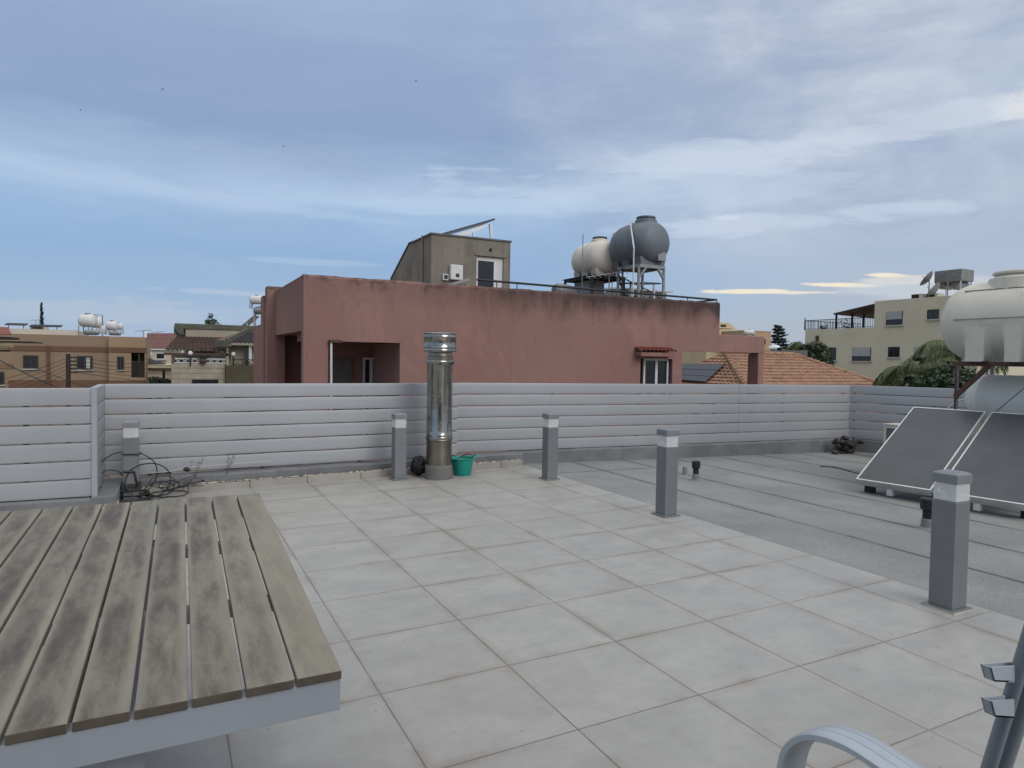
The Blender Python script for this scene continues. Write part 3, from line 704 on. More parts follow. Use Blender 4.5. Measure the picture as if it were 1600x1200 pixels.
for (x, y) in ((xa, ya), (xb, ya), (xa, yb), (xb, yb)):
    MB().tube([(x, y, roof_z(x, 0)), (x, y, zb-.05)], .021, 10).build('leg', m_gal, stn, smooth=True)
for (p_, q_) in (((xa, ya+.04, zb-.026), (xa, yb-.04, zb-.026)), ((xb, ya+.04, zb-.026), (xb, yb-.04, zb-.026)), ((xa, ya, zb-.027), (xb, ya, zb-.027)), ((xa, yb, zb-.027), (xb, yb, zb-.027)), ((xa, (ya+yb)/2, zb-.027), (xb, (ya+yb)/2, zb-.027))):
    MB().beam(p_, q_, .045, .05).build('rail', m_rust, stn)
MB().beam((xa-.022, ya, zb-.42), (xa-.022, ya-.36, zb-.05), .035, .05).build('brace', m_rust, stn)
MB().beam((xa-.022, yb, zb-.42), (xa-.022, yb+.36, zb-.05), .035, .05).build('brace', m_rust, stn)
MB().beam((xa, ya, zb-.05), (xa, ya, zb-.62), .052, .02).build('rusty_gusset', m_rust, stn)
sp = MB().tube([(xa-.03, yb+.34, zb-.05), (xa-.03, ya-.28, zb-.75)], .008, 6); sp.build('tie_rod', m_gal, stn)
CX = 9.05; ce = at(1517, 620, X=CX).y; ct_ = at(1570, 586, X=CX).z; rc = .29
cy = thing('hot_water_cylinder', 'pale horizontal hot-water cylinder under the white tank, behind the collectors', 'boiler', (CX, ce-.8, ct_-2*rc))
MB().lathe([(.03, 0), (rc*.6, .03), (rc*.9, .09), (rc*.985, .15), (rc, .2), (rc*1.01, .205), (rc*1.01, .22), (rc, .225), (rc, 1.35), (rc*.9, 1.46), (.05, 1.55)], (CX, ce, ct_-rc), (0, -1, 0), 40).build('body', m_cyl, cy, smooth=True)
for yy in (ce-.35, ce-1.2): MB().box(CX-.18, yy-.02, roof_z(CX, 0), CX+.18, yy+.02, ct_-1.7*rc).build('cradle', m_gal, cy)
# white-rimmed dish edge left of the stand
a0_ = at(1480, 638, X=9.2); a1_ = at(1496, 627, X=9.2); a2_ = at(1512, 622, X=9.2)
pa = MB().tube([a0_+Vector((0, .02, -.5)), a0_, a1_, a2_, a2_+Vector((0, -.5, .03))], .013, 8)
solo('dish_rim', pa, m_white, 'curved white dish rim rising from behind the collector to the tank stand', 'pipe', smooth=True)

# ================================================================= SLATTED TABLE
NR = at(534, 1047, Z=.72); FR = at(405, 770, Z=.79)
vv = (FR-NR); LT = vv.length; vv.normalize(); uu = Vector((-1, -.012, 0)).normalized(); nt_ = uu.cross(vv).normalized()
if nt_.z < 0: nt_ = -nt_
tab = thing('slatted_table', 'weathered composite-plank table with pale grey metal frame, mould-stained, in the left foreground', 'table', (NR.x-.65, (NR.y+FR.y)/2, 0))
NP = 14; pit = .105
pk = MB()
for i in range(NP):
    o = NR+uu*(i*pit+(0 if i == 0 else 0)); w_ = pit-.0075; sh = random.uniform(-.0015, .0015)
    pk.prism([o+vv*(sh), o+uu*w_+vv*sh, o+uu*w_+vv*(LT+sh*2), o+vv*(LT+sh*2)], -nt_*.021)
pko = pk.build('planks', m_plank, tab, bevel=.0028)
pko.data.materials.append(m_plankedge)
for p_ in pko.data.polygons:
    if abs(p_.normal.dot(vv)) > .9: p_.material_index = 1
apr = MB(); D0 = NR-nt_*.0225; Wt = NP*pit-.0095
def apbox(mb, u0, u1, v0, v1, d0, d1):
    mb.prism([D0+uu*a_+vv*b_-nt_*d0 for a_, b_ in ((u0, v0), (u1, v0), (u1, v1), (u0, v1))], -nt_*(d1-d0))
apbox(apr, 0.001, Wt, .006, .046, 0, .074); apbox(apr, .001, Wt, LT-.046, LT-.006, 0, .074)
apbox(apr, .001, .041, .0465, LT-.0465, 0, .074); apbox(apr, Wt-.04, Wt, .0465, LT-.0465, 0, .074)
apr.build('frame', m_frame, tab, bevel=.0015)
for vv0 in (.55, 1.15): 
    cb_ = MB(); apbox(cb_, .042, Wt-.041, vv0, vv0+.04, .001, .04); cb_.build('cross_bar', m_frame, tab)
cb_ = MB(); apbox(cb_, .50, .54, .047, LT-.047, .042, .07); cb_.build('long_bar', m_frame, tab)
for (u_, v0_) in ((.42, .16), (.42, LT-.3), (Wt-.25, .16), (Wt-.25, LT-.3)):
    tp = D0+uu*u_+vv*v0_-nt_*.075; bt = tp+uu*(-.10 if u_ > .6 else .12); 
    MB().beam(tp, (bt.x, bt.y, floor_z(bt.x, 0)+.001), .075, .045, up=(0, 1, 0)).build('leg', m_frame, tab)

# ================================================================= CHAIR AT THE RIGHT EDGE
m_chair = M('chair_aluminium', (168, 175, 182), rough=.42, metal=.15, var=.05, scale=6)
m_chaird = M('chair_aluminium_tube', (120, 127, 134), rough=.42, metal=.2, var=.05, scale=6)
m_sling = M('charcoal_sling', (58, 60, 64), rough=.8, var=.1, scale=50)
ch = thing('armchair', 'grey aluminium garden armchair with a curved ridged armrest in the bottom right corner', 'chair', (1.55, .75, 0.02))
xn = 1.225
pts = [at(x, y, X=xn) for x, y in ((1211, 1215), (1213, 1200), (1219, 1175), (1229, 1160), (1245, 1150), (1264, 1147), (1285, 1151), (1307, 1159), (1330, 1170), (1366, 1194), (1395, 1214))]
# densify
def smooth_path(p, it=2):
    for _ in range(it):
        q = [p[0]]
        for a_, b_ in zip(p[:-1], p[1:]): q += [a_.lerp(b_, .25), a_.lerp(b_, .75)]
        p = q+[p[-1]]
    return p
d_end = Vector((0, (pts[-1].y-pts[-3].y), (pts[-1].z-pts[-3].z))).normalized()
first = pts[0]; pts = [Vector((xn, first.y+.03, .05)), Vector((xn, first.y+.012, first.z-.15))]+pts+[pts[-1]+d_end*.12, pts[-1]+d_end*.28]
pts = smooth_path(pts)
wA = .083
cs_ = [(0, 0), (0.004, .0035), (wA*.30, .0055), (wA*.33, .0025), (wA*.36, .0055), (wA*.64, .0055), (wA*.67, .0025), (wA*.70, .0055), (wA-.004, .0035), (wA, 0), (wA, -.011), (wA-.004, -.014), (.004, -.014), (0, -.011)]
am = MB(); vs = []; fs = []; n = len(cs_)
for i, p_ in enumerate(pts):
    d = (pts[min(i+1, len(pts)-1)]-pts[max(i-1, 0)]); d.x = 0; d.normalize(); nrm = Vector((0, d.z, -d.y))
    for a_, h_ in cs_: vs.append(Vector((xn+a_, p_.y, p_.z))+nrm*h_)
for i in range(len(pts)-1):
    for k in range(n): fs.append((i*n+k, i*n+(k+1) % n, (i+1)*n+(k+1) % n, (i+1)*n+k))
fs += [tuple(range(n)), tuple((len(pts)-1)*n+k for k in range(n))[::-1]]
am.add(vs, fs); am.build('armrest', m_chair, ch, smooth=True)
XT = 1.87
t1a, t1b = at(1603, 1012, X=XT), at(1545, 1200, X=XT); dt = (t1a-t1b).normalized()
t2a, t2b = at(1612, 1062, X=XT+.05), at(1570, 1190, X=XT+.05); dt2 = (t2a-t2b).normalized()
MB().tube([t1b-dt*.28, t1a+dt*.32], .017, 14).build('back_upright', m_chaird, ch, smooth=True)
MB().tube([t2b-dt2*.22, t2a+dt2*.3], .019, 14).build('back_upright', m_chaird, ch, smooth=True)
for (qx, qy, wpx, hp) in ((1548, 1043, 48, 22), (1549, 1096, 36, 24)):
    YB = at(1585, qy, X=XT).y-.01
    o, e, lo, lo2 = at(qx, qy, Y=YB), at(qx+wpx, qy-3, Y=YB), at(qx+6, qy+hp, Y=YB), at(qx+wpx, qy+hp+2, Y=YB)
    dpt = Vector((0, .020, 0)); n_ = MB()
    n_.prism([o, lo, lo2, e], (0, .004, 0)); n_.prism([o+dpt, lo+dpt, lo2+dpt, e+dpt], (0, .004, 0))
    n_.prism([lo, lo2, lo2+Vector((0, 0, .004)), lo+Vector((0, 0, .004))], (0, .022, 0)); n_.prism([o, lo, lo+Vector((.003, 0, 0)), o+Vector((.003, 0, 0))], (0, .022, 0))
    nb = n_.build('notch_bracket', m_chair, ch)
    MB().prism([lo.lerp(o, .6)+Vector((.005, .005, 0)), lo2.lerp(e, .6)+Vector((0, .005, 0)), lo2.lerp(e, .6)+Vector((0, .019, 0)), lo.lerp(o, .6)+Vector((.005, .019, 0))], (0, 0, .003)).build('shade_filling', m_rust, nb)  # dark plate stands in for the shade inside the open bracket
MB().box(1.31, .42, .40, 1.85, .92, .405).build('seat', m_sling, ch)
MB().prism([(1.31, .42, .41), (1.85, .42, .41), (1.85, .14, 1.0), (1.31, .14, 1.0)], (0, -.004, 0)).build('backrest', m_sling, ch)
MB().tube([(1.29, .95, .40), (1.29, .42, .40), (1.29, .13, 1.02), (1.86, .13, 1.02), (1.86, .42, .40), (1.86, .95, .40), (1.29, .95, .40)], .014, 10).build('seat_frame', m_chaird, ch, smooth=True)
for x_ in (1.29, 1.86): MB().tube([(x_, .38, .55), (x_, .30, .02)], .013, 10).build('leg', m_chaird, ch, smooth=True)
MB().tube([(1.86, 1.02, .30), (1.86, 1.06, .025)], .013, 10).build('leg', m_chaird, ch, smooth=True)

# ================================================================= FOLIAGE HELPERS
def leaves(mb, c, rad, n, size, shell=.35, flat=1.0):
    c = Vector(c)
    for _ in range(n):
        d = Vector((random.gauss(0, 1), random.gauss(0, 1), random.gauss(0, 1))).normalized()
        rr = (shell+(1-shell)*random.random()**.5)
        p = c+Vector((d.x*rad[0], d.y*rad[1], d.z*rad[2]))*rr
        a_ = Vector((random.gauss(0, 1), random.gauss(0, 1), random.gauss(0, .6)*flat)).normalized(); b_ = a_.cross(Vector((random.gauss(0, 1), random.gauss(0, 1), random.gauss(0, 1)))).normalized()
        s_ = size*random.uniform(.5, 1.3)
        mb.quad(p-a_*s_, p+b_*s_*.4, p+a_*s_, p-b_*s_*.4)
def clumpy(mb, c, rad, clumps, per, size, csize=.35):
    c = Vector(c)
    for _ in range(clumps):
        d = Vector((random.gauss(0, 1), random.gauss(0, 1), random.gauss(0, 1))).normalized()*random.uniform(.25, 1)
        q = c+Vector((d.x*rad[0], d.y*rad[1], d.z*rad[2]))
        k = csize*random.uniform(.6, 1.3)
        leaves(mb, q, (rad[0]*k, rad[1]*k, rad[2]*k*.8), per, size)
def palm(base, h, nf, fl, label, droop=1.0, seed=0, group=None):
    rnd = random.Random(seed); base = Vector(base); top = base+Vector((0, 0, h))
    r = thing('palm_tree', label, 'palm tree', tuple(base), group)
    MB().tube([base, base.lerp(top, .5)+Vector((.08, 0, 0)), top], [.2, .15, .13], 10).build('trunk', m_trunk, r, smooth=True)
    mb = MB()
    for i in range(nf):
        a_ = 6.283*i/nf+rnd.uniform(-.2, .2); up = rnd.uniform(.1, 1.15); L = fl*rnd.uniform(.8, 1.1)
        dh = Vector((math.cos(a_), math.sin(a_), 0)); pts_ = []; p = top.copy(); ang_ = up
        for k in range(15):
            pts_.append(p.copy()); p = p+(dh*math.cos(ang_)+Vector((0, 0, math.sin(ang_))))*L/14; ang_ -= (.10+.03*k*.45)*droop
        mb.tube(pts_, [.03-.0018*k for k in range(15)], 5)
        side = dh.cross(Vector((0, 0, 1)))
        for k in range(2, 15):
            for q_ in (0, .2, .4, .6, .8):
                pp_ = pts_[k].lerp(pts_[min(k+1, 14)], q_)
                ll = L*.27*(1-abs(k-7)/13)
                for sg in (-1, 1):
                    e = pp_+side*sg*ll*rnd.uniform(.45, .75)+dh*ll*.35+Vector((0, 0, -ll*rnd.uniform(.55, .95)))
                    w_ = Vector((dh.x, dh.y, 0))*.011
                    mid_ = pp_.lerp(e, .5)+Vector((0, 0, ll*.10))
                    mb.quad(pp_-w_, pp_+w_, mid_+w_, mid_-w_); mb.quad(mid_-w_, mid_+w_, e)
    mb.build('crown', m_palm, r); return r
m_trunk = M('bark', (92, 78, 64), rough=.95, var=.2, scale=6, bump=.6)
m_palm = M('palm_leaf', (80, 92, 52), rough=.6, var=.35, scale=1.6)
m_leaf = M('dark_leaf', (52, 66, 42), rough=.65, var=.45, scale=1.2)
m_leaf2 = M('needle_leaf', (38, 50, 48), rough=.8, var=.4, scale=.6)
m_glass = M('window_glass', (30, 33, 40), rough=.12, var=.2, scale=1, spec=.6)
m_shut = M('roller_shutter', (170, 170, 166), rough=.6, var=.04)
m_sill = M('pale_sill', (176, 172, 162), rough=.8)
m_wframe = M('white_window_frame', (202, 202, 200), rough=.5)
m_brownf = M('brown_window_frame', (46, 38, 34), rough=.6)
def render_mat(name, c, **k):
    kw = dict(rough=.92, var=.07, scale=.6, bump=.5, bscale=25, streak=.25, spec=.2); kw.update(k); return M(name, c, **kw)

def tiled_slope(mb, p0, p1, q1, q0, nu, nv, amp=.05, lift=.04):
    """roof slope of barrel tiles; p0-p1 eave, q0-q1 ridge"""
    p0, p1, q0, q1 = map(Vector, (p0, p1, q0, q1))
    nrm = (p1-p0).cross(q0-p0).normalized()
    if nrm.z < 0: nrm = -nrm
    W_ = (p1-p0).length; sub = 6; vs = []; fs = []
    cols = nu*sub
    eu = (p1-p0).normalized(); 
    for j in range(nv):
        for s_ in (0, 1):
            f_ = (j+s_)/nv; a_ = p0.lerp(q0, f_); b_ = p1.lerp(q1, f_); lf = lift*(1-s_)+.004
            ua = (a_-p0).dot(eu); ub = (b_-p0).dot(eu)
            for i in range(cols+1):
                u = ua+(ub-ua)*i/cols; ph = u/W_*nu*6.28318
                vs.append(a_.lerp(b_, i/cols)+nrm*(amp*abs(math.sin(ph/2))+lf))
    rw = cols+1
    for j in range(nv):
        o = 2*j*rw
        for i in range(cols):
            fs.append((o+i, o+i+1, o+rw+i+1, o+rw+i))
            if j < nv-1: fs.append((o+rw+i, o+rw+i+1, o+2*rw+i+1, o+2*rw+i))
    mb.add(vs, fs)
def wbox(mb, px0, py0, px1, py1, Y, d0, d1):
    """box standing on a wall facing the viewer's side (plane y = Y), from d0 in front to d1 behind"""
    a_ = at(px0, py0, Y=Y); b_ = at(px1, py1, Y=Y); mb.box(a_.x, Y+d0, a_.z, b_.x, Y+d1, b_.z); return a_, b_

# ================================================================= PINK HOUSE ACROSS THE STREET
m_pink = render_mat('pink_render', (146, 113, 105), var=.07, scale=.7, streak=.22, bump=.7, bscale=30)
t, b = parts(m_pink)
g = t.nodes.new('ShaderNodeNewGeometry'); X, Y, Z = sxyz(t, g.outputs['Position'])
old = b.inputs['Base Color'].links[0].from_socket
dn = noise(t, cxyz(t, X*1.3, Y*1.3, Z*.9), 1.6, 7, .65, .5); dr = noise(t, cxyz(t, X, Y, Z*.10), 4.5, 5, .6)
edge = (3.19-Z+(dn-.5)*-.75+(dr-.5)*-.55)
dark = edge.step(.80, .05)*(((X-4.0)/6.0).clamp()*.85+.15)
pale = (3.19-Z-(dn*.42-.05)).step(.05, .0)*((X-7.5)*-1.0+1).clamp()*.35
c_ = mixc(t, noise(t, g.outputs['Position'], .35, 6, .65).step(.38, .68)*.55, old, lin((134, 98, 92)))
c_ = mixc(t, noise(t, cxyz(t, X, Y, Z*.55), .9, 7, .7, .8).step(.52, .66)*.35, c_, lin((166, 130, 120)))
c_ = mixc(t, noise(t, cxyz(t, X*1.2, Y*1.2, Z*.12), 3.2, 5, .6).step(.56, .76)*.30, c_, lin((112, 84, 80)))
c_ = mixc(t, (noise(t, g.outputs['Position'], 1.3, 3, .5)-.5).abs().step(.006, .0)*.22, c_, lin((112, 82, 76)))
c_ = mixc(t, pale, c_, lin((158, 122, 116)))
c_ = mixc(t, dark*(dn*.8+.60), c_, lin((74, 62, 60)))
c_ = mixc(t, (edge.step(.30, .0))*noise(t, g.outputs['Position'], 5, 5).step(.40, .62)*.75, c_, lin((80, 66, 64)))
c_ = mixc(t, noise(t, g.outputs['Position'], 55, 3, .7).step(.45, .8)*.3, c_, lin((108, 74, 70)))
t.links.new(c_, b.inputs['Base Color'])
Y0 = 15.0
cA = at(476, 427, Y=Y0); xL = 2.56; zT = 3.18; xR = 14.25
ho = thing('house', 'flat-roofed pink rendered house with weather-stained parapet across the street', 'house', (8.3, 20, -7))
la, lb_ = at(513, 533, Y=Y0), at(625, 536, Y=Y0); zl = la.z
wa, wb_ = at(1001, 560, Y=Y0), at(1050, 600, Y=Y0)
xo0, xo1 = at(1066, 560, Y=Y0).x, at(1185, 560, Y=Y0).x
xE = at(1195, 524, Y=Y0).x; zbm = at(1150, 551, Y=Y0).z; zbt = 2.25
def wig_top(mb, x0, x1, y0, y1, z0, z1, n):
    rows = []
    for i in range(n+1):
        x = x0+(x1-x0)*i/n; w = random.uniform(-.012, .008) if 0 < i < n else 0
        rows += [(x, y0, z0), (x, y0-random.uniform(0, .004), z1-.05+w), (x, y0+.03, z1+w), (x, y1, z1+w*.5), (x, y1, z0)]
    fs = [(i*5+j, (i+1)*5+j, (i+1)*5+j+1, i*5+j+1) for i in range(n) for j in range(4)]+[(0, 1, 2, 3, 4), tuple(n*5+j for j in (4, 3, 2, 1, 0))]
    mb.add(rows, fs)
w1 = MB(); T_ = .25
# front wall, built as non-overlapping blocks
wig_top(w1, xL, xR, Y0, Y0+T_, zl, zT, 90)                    # band over every opening down to the loggia lintel
w1.box(xL, Y0, -7, la.x, Y0+T_, zl)                           # left corner pier
w1.box(lb_.x, Y0, -7, wa.x, Y0+T_, zl)                        # main wall
w1.box(wa.x, Y0, wa.z, wb_.x, Y0+T_, zl); w1.box(wa.x, Y0, -7, wb_.x, Y0+T_, .30)
w1.box(wb_.x, Y0, -7, xo0, Y0+T_, zl)
w1.box(xo0, Y0, zbm, xR, Y0+T_, zl)
w1.box(la.x, Y0, -7, lb_.x, Y0+T_, -.75)
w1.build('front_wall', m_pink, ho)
w2 = MB()
# left side: parapet band with an opening under it, then piers
so1 = at(431, 520, X=xL); yB = 19.3
zs_ = at(470, 517, X=xL).z
w2.box(xL, Y0+T_, zs_, xL+.25, yB, zT-.01)
w2.box(xL, Y0+T_, -7, xL+.25, yB, -.75)
pa_ = at(418, 447, Y=yB); pb_ = at(409.5, 463, Y=yB+.8); 
w2.box(pa_.x, yB, -7, xL+.25, yB+.5, pa_.z); w2.box(pb_.x, yB+.5, -7, xL+.25, yB+1.1, pb_.z)
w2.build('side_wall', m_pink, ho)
w3 = MB(); w3.box(xL+.95, 17.4, -7, xo0+.05, 27, 2.5); w3.box(xL+.25, yB+.5, -7, xL+.94, 27, 2.5); w3.box(xL+.25, 17.4, zs_+.02, xL+.94, yB+.49, 2.5); w3.box(xL+.26, Y0+T_, zl+.02, 5.6, 17.39, 2.5); w3.box(lb_.x+.02, Y0+T_, -7, wa.x-.3, 17.4, zl)
w3.box(5.6, Y0+T_, zl+.02, xR-.1, 17.4, 2.5)
w3.box(xo0-.15, Y0+T_+.01, -7, xo0+.10, 17.39, zl-.01)
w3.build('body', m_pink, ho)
w4 = MB(); w4.box(xR, Y0, zbm, xE, Y0+.35, zbt); w4.box(xo1, Y0, -7, xE, Y0+.36, zbm)
ce_ = at(1168, 570, X=xo1); w4.box(xo1, Y0+.37, -7, xE-.02, ce_.y, zbm-.02)
w4.build('frame_beam', m_pink, ho, bevel=.02)
# loggia contents
lg = MB(); a1_, b1_ = at(521, 560, Y=17.35), at(549, 600, Y=17.35); lg.box(a1_.x, 17.33, -.75, b1_.x, 17.38, a1_.z)
lg.build('panel_door', M('shaded_cream_door', (104, 100, 92), rough=.7), ho)  # door colour darkened to carry the shade of the loggia recess
a1_, b1_ = at(567, 562, Y=17.35), at(604, 600, Y=17.35)
dd = MB(); 
for (p_, q_) in ((567, 570), (577, 582), (601, 604)): 
    q1_, q2_ = at(p_, 562, Y=17.35).x, at(q_, 562, Y=17.35).x; dd.box(q1_, 17.31, -.75, q2_, 17.36, a1_.z)
dd.box(a1_.x, 17.31, a1_.z, b1_.x, 17.36, a1_.z+.06)
dr_ = dd.build('glass_door', m_wframe, ho); MB().box(a1_.x+.01, 17.34, -.75, b1_.x-.01, 17.365, a1_.z-.01).build('pane', m_glass, dr_)
MB().tube([at(517.5, 534, Y=14.93), at(517.5, 640, Y=14.93)], .025, 8).build('downpipe', m_wframe, ho, smooth=True)
MB().box(la.x, 14.88, zl-.03, la.x+.28, 14.99, zl+.03).build('pipe_bracket', m_rust, ho)
# small window under a tiled hood
wf = MB(); x0, x1 = at(1004, 575, Y=15.18).x, at(1043, 575, Y=15.18).x; z1 = at(1020, 560, Y=15.18).z; z0 = .31
for (a_, b_, c_, d_) in ((x0, z0, x0+.06, z1), (x1-.06, z0, x1, z1), (x0+.06, z0, x1-.06, z0+.06), (x0+.06, z1-.06, x1-.06, z1), ((x0+x1)/2-.03, z0+.06, (x0+x1)/2+.05, z1-.06)): wf.box(a_, 15.13, b_, c_, 15.2, d_)
wn_ = wf.build('window', m_wframe, ho, bevel=.006); MB().box(x0+.05, 15.16, z0+.05, x1-.05, 15.175, z1-.05).build('pane', m_glass, wn_)
jb = MB().box(x1, 15.1, .31, wb_.x-.002, 15.24, wa.z-.002).box(x0-.01, 15.21, .305, x1+.01, 15.245, z1+.05); jb.build('window_reveal', M('dark_reveal', (78, 54, 52), rough=.9), ho)
hd = MB(); hx0, hx1 = at(1001, 552, Y=14.75).x, at(1054, 552, Y=14.75).x; hz = at(1025, 557, Y=14.75).z
hd.box(hx0, 14.72, hz, hx1, 14.998, hz+.11); hh = hd.build('window_hood', m_pink, ho, bevel=.01)
ht = MB(); tiled_slope(ht, (hx0-.02, 14.68, hz+.10), (hx1+.02, 14.68, hz+.10), (hx1+.02, 15.0, hz+.22), (hx0-.02, 15.0, hz+.22), 9, 2, .05)
ht.build('hood_tiles', M('red_clay', (120, 62, 54), rough=.85, var=.2, scale=6), hh)
# rooftop stair housing
m_stair = render_mat('raw_cement_render', (128, 123, 112), var=.14, scale=1.2, streak=.5, dirt=(1.6, .52, .5), dirtc=(92, 88, 80))
YS = 19.0; sa = at(674, 365, Y=YS); sb_ = at(798, 380, Y=YS); zt_ = sa.z-.02
d0, d1 = at(745, 400, Y=YS), at(787, 403, Y=YS)
y_b1 = at(640, 379, X=sa.x).y; y_b2 = at(611, 437, X=sa.x)
zb2 = at(640, 379, X=sa.x).z
prof_ = [(sa.x, YS, 2.5), (sa.x, YS, zt_), (sa.x, YS+.7*(y_b1-YS), zt_-.01), (sa.x, y_b1, zb2-.04), (sa.x, y_b2.y, y_b2.z), (sa.x, y_b2.y+1.0, 2.5)]
sh = MB(); xs1 = sb_.x
sh.box(sa.x, YS, 2.5, d0.x, YS+.2, zt_); sh.box(d1.x, YS, 2.5, xs1, YS+.2, zt_); sh.box(d0.x, YS, d0.z, d1.x, YS+.2, zt_)
sh.prism([(sa.x, YS+.2, 2.5)]+[p_ if i else p_ for i, p_ in enumerate([(sa.x, YS+.2, zt_)]+prof_[2:])], (.2, 0, 0))
sh.prism([(xs1-.2, YS+.2, 2.5)]+[(xs1-.2, p_[1], p_[2]) for p_ in [(0, YS+.2, zt_)]+prof_[2:]], (.2, 0, 0))
sh.prism([(sa.x+.2, p_[1], p_[2]-.003) for p_ in [(0, YS+.2, zt_)]+prof_[2:]]+[(sa.x+.2, p_[1], p_[2]-.15) for p_ in ([(0, YS+.2, zt_)]+prof_[2:])[::-1]], (xs1-sa.x-.4, 0, 0))
hs = sh.build('stair_housing', m_stair, ho, bevel=.015)
cp_ = MB(); cp_.prism([(sa.x-.03, YS-.03, zt_), (sa.x-.03, YS-.03, zt_+.05), (sa.x-.03, prof_[2][1], zt_+.04), (sa.x-.03, y_b1, zb2+.01), (sa.x-.03, y_b2.y, y_b2.z+.05), (sa.x-.03, y_b2.y, y_b2.z), (sa.x-.03, y_b1, zb2-.03), (sa.x-.03, prof_[2][1], zt_)], (xs1-sa.x+.06, 0, 0))
cp_.build('coping', M('weathered_coping', (96, 98, 98), rough=.9, var=.25, scale=5), hs)
df = MB(); 
for (a_, b_, c_, d_) in ((d0.x, 2.55, d0.x+.07, d0.z), (d1.x-.30, 2.55, d1.x, d0.z), (d0.x+.07, d0.z-.12, d1.x-.30, d0.z)): df.box(a_, YS+.06, b_, c_, YS+.13, d_)
dfo = df.build('door_frame', m_wframe, hs)
MB().box(d0.x+.07, YS+.09, 2.55, d1.x-.3, YS+.12, d0.z-.12).build('door_leaf', m_glass, hs)
MB().box(d0.x-.08, YS-.03, d0.z+.02, d1.x+.1, YS-.001, d0.z+.10).build('lintel', m_stair, hs)
MB().tube([at(660, 368, X=sa.x-.03), at(660, 440, X=sa.x-.03)], .03, 8).build('downpipe', m_stair, hs, smooth=True)
q = at(767, 390, Y=YS-.03); MB().lathe([(.03, 0), (.05, .03), (.03, .06)], (q.x, YS-.06, q.z), (0, 1, 0), 10).build('wall_lamp', m_black, hs)
# fittings on the housing
q0, q1 = at(704, 413, Y=YS-.12), at(723, 438, Y=YS-.12)
iv = thing('inverter', 'white solar inverter box mounted on the rooftop stair housing left of its door', 'inverter', ((q0.x+q1.x)/2, YS-.1, q1.z))
MB().box(q0.x, YS-.15, q1.z, q1.x, YS-.005, q0.z).build('casing', m_white, iv, bevel=.02)
MB().box(q0.x+.16, YS-.156, q1.z+.08, q0.x+.27, YS-.149, q1.z+.18).build('display', m_black, iv)
q0, q1 = at(692, 428, Y=YS-.05), at(700, 438, Y=YS-.05)
cb = MB(); cb.box(q0.x, YS-.08, q1.z, q1.x, YS-.01, q0.z); 
jb_ = thing('junction_box', 'small pale square box with dark face beside the inverter', 'box', ((q0.x+q1.x)/2, YS-.05, q1.z)); cb.build('casing', m_white, jb_)
MB().box(q0.x+.03, YS-.086, q1.z+.03, q1.x-.02, YS-.081, q0.z-.03).build('cover', m_black, jb_)
l0, l1 = at(694, 446, Y=YS-.9), at(734, 434, Y=YS-.9)
ld_ = MB(); ld_.prism([l0, l1, l1+Vector((0, 0, -.07)), l0+Vector((0, 0, -.07))], (0, .5, 0))
ld_.prism([l0+Vector((.3, 0, -.12)), l1+Vector((-.02, 0, -.16)), l1+Vector((-.02, 0, -.21)), l0+Vector((.3, 0, -.17))], (0, .4, 0))
solo('metal_sheet', ld_, m_gal, 'pale metal sheets leaning on the pink roof under the inverter', 'metal sheet')
# photovoltaic rack on the housing
r0, r1 = at(692, 364, Y=YS+.5), at(773, 341, Y=YS+.5)
pv = thing('solar_rack', 'slim solar panel tilted on a steel rack atop the stair housing', 'solar panel', ((r0.x+r1.x)/2, YS+1, zt_))
dpv = (r1-r0).normalized(); npv = Vector((-dpv.z, 0, dpv.x))
MB().prism([r0, r1, r1-npv*.05, r0-npv*.05], (0, 1.1, 0)).build('panel', m_collector, pv)
MB().prism([r0+dpv*.3-npv*.16, r1-dpv*.32-npv*.11, r1-dpv*.32-npv*.18, r0+dpv*.3-npv*.30], (0, .06, 0)).build('rack_beam', m_alu, pv)
for (xx, yy) in ((767, YS+.55), (740, YS+.55)):
    tq = at(xx-1, 350, Y=yy) if xx > 760 else at(739, 360, Y=yy); 
    MB().beam((tq.x+(.06 if xx > 760 else .03), yy, zt_+.04), tq, .07 if xx > 760 else .05).build('strut', m_alu, pv)

# railing along the pink roof
rl = thing('roof_railing', 'thin black railing along the pink house parapet', 'railing', (10.5, 15.2, zT))
r0, r1 = at(745, 437, Y=15.2), at(1120, 468.5, Y=15.2)
bk = at(1067, 472, X=r1.x)
tb_ = MB(); tb_.tube([r0, r1], .028, 8); tb_.build('top_rail', m_iron, rl, smooth=True)
MB().tube([r1, (r1.x, bk.y, r1.z)], .025, 8).build('side_rail', m_iron, rl, smooth=True)
k_ = 7
for i in range(k_+1):
    q = r0.lerp(r1, i/k_ if i else .07); MB().tube([(q.x, q.y, zT-.03), q], .012, 6).build('post', m_iron, rl)
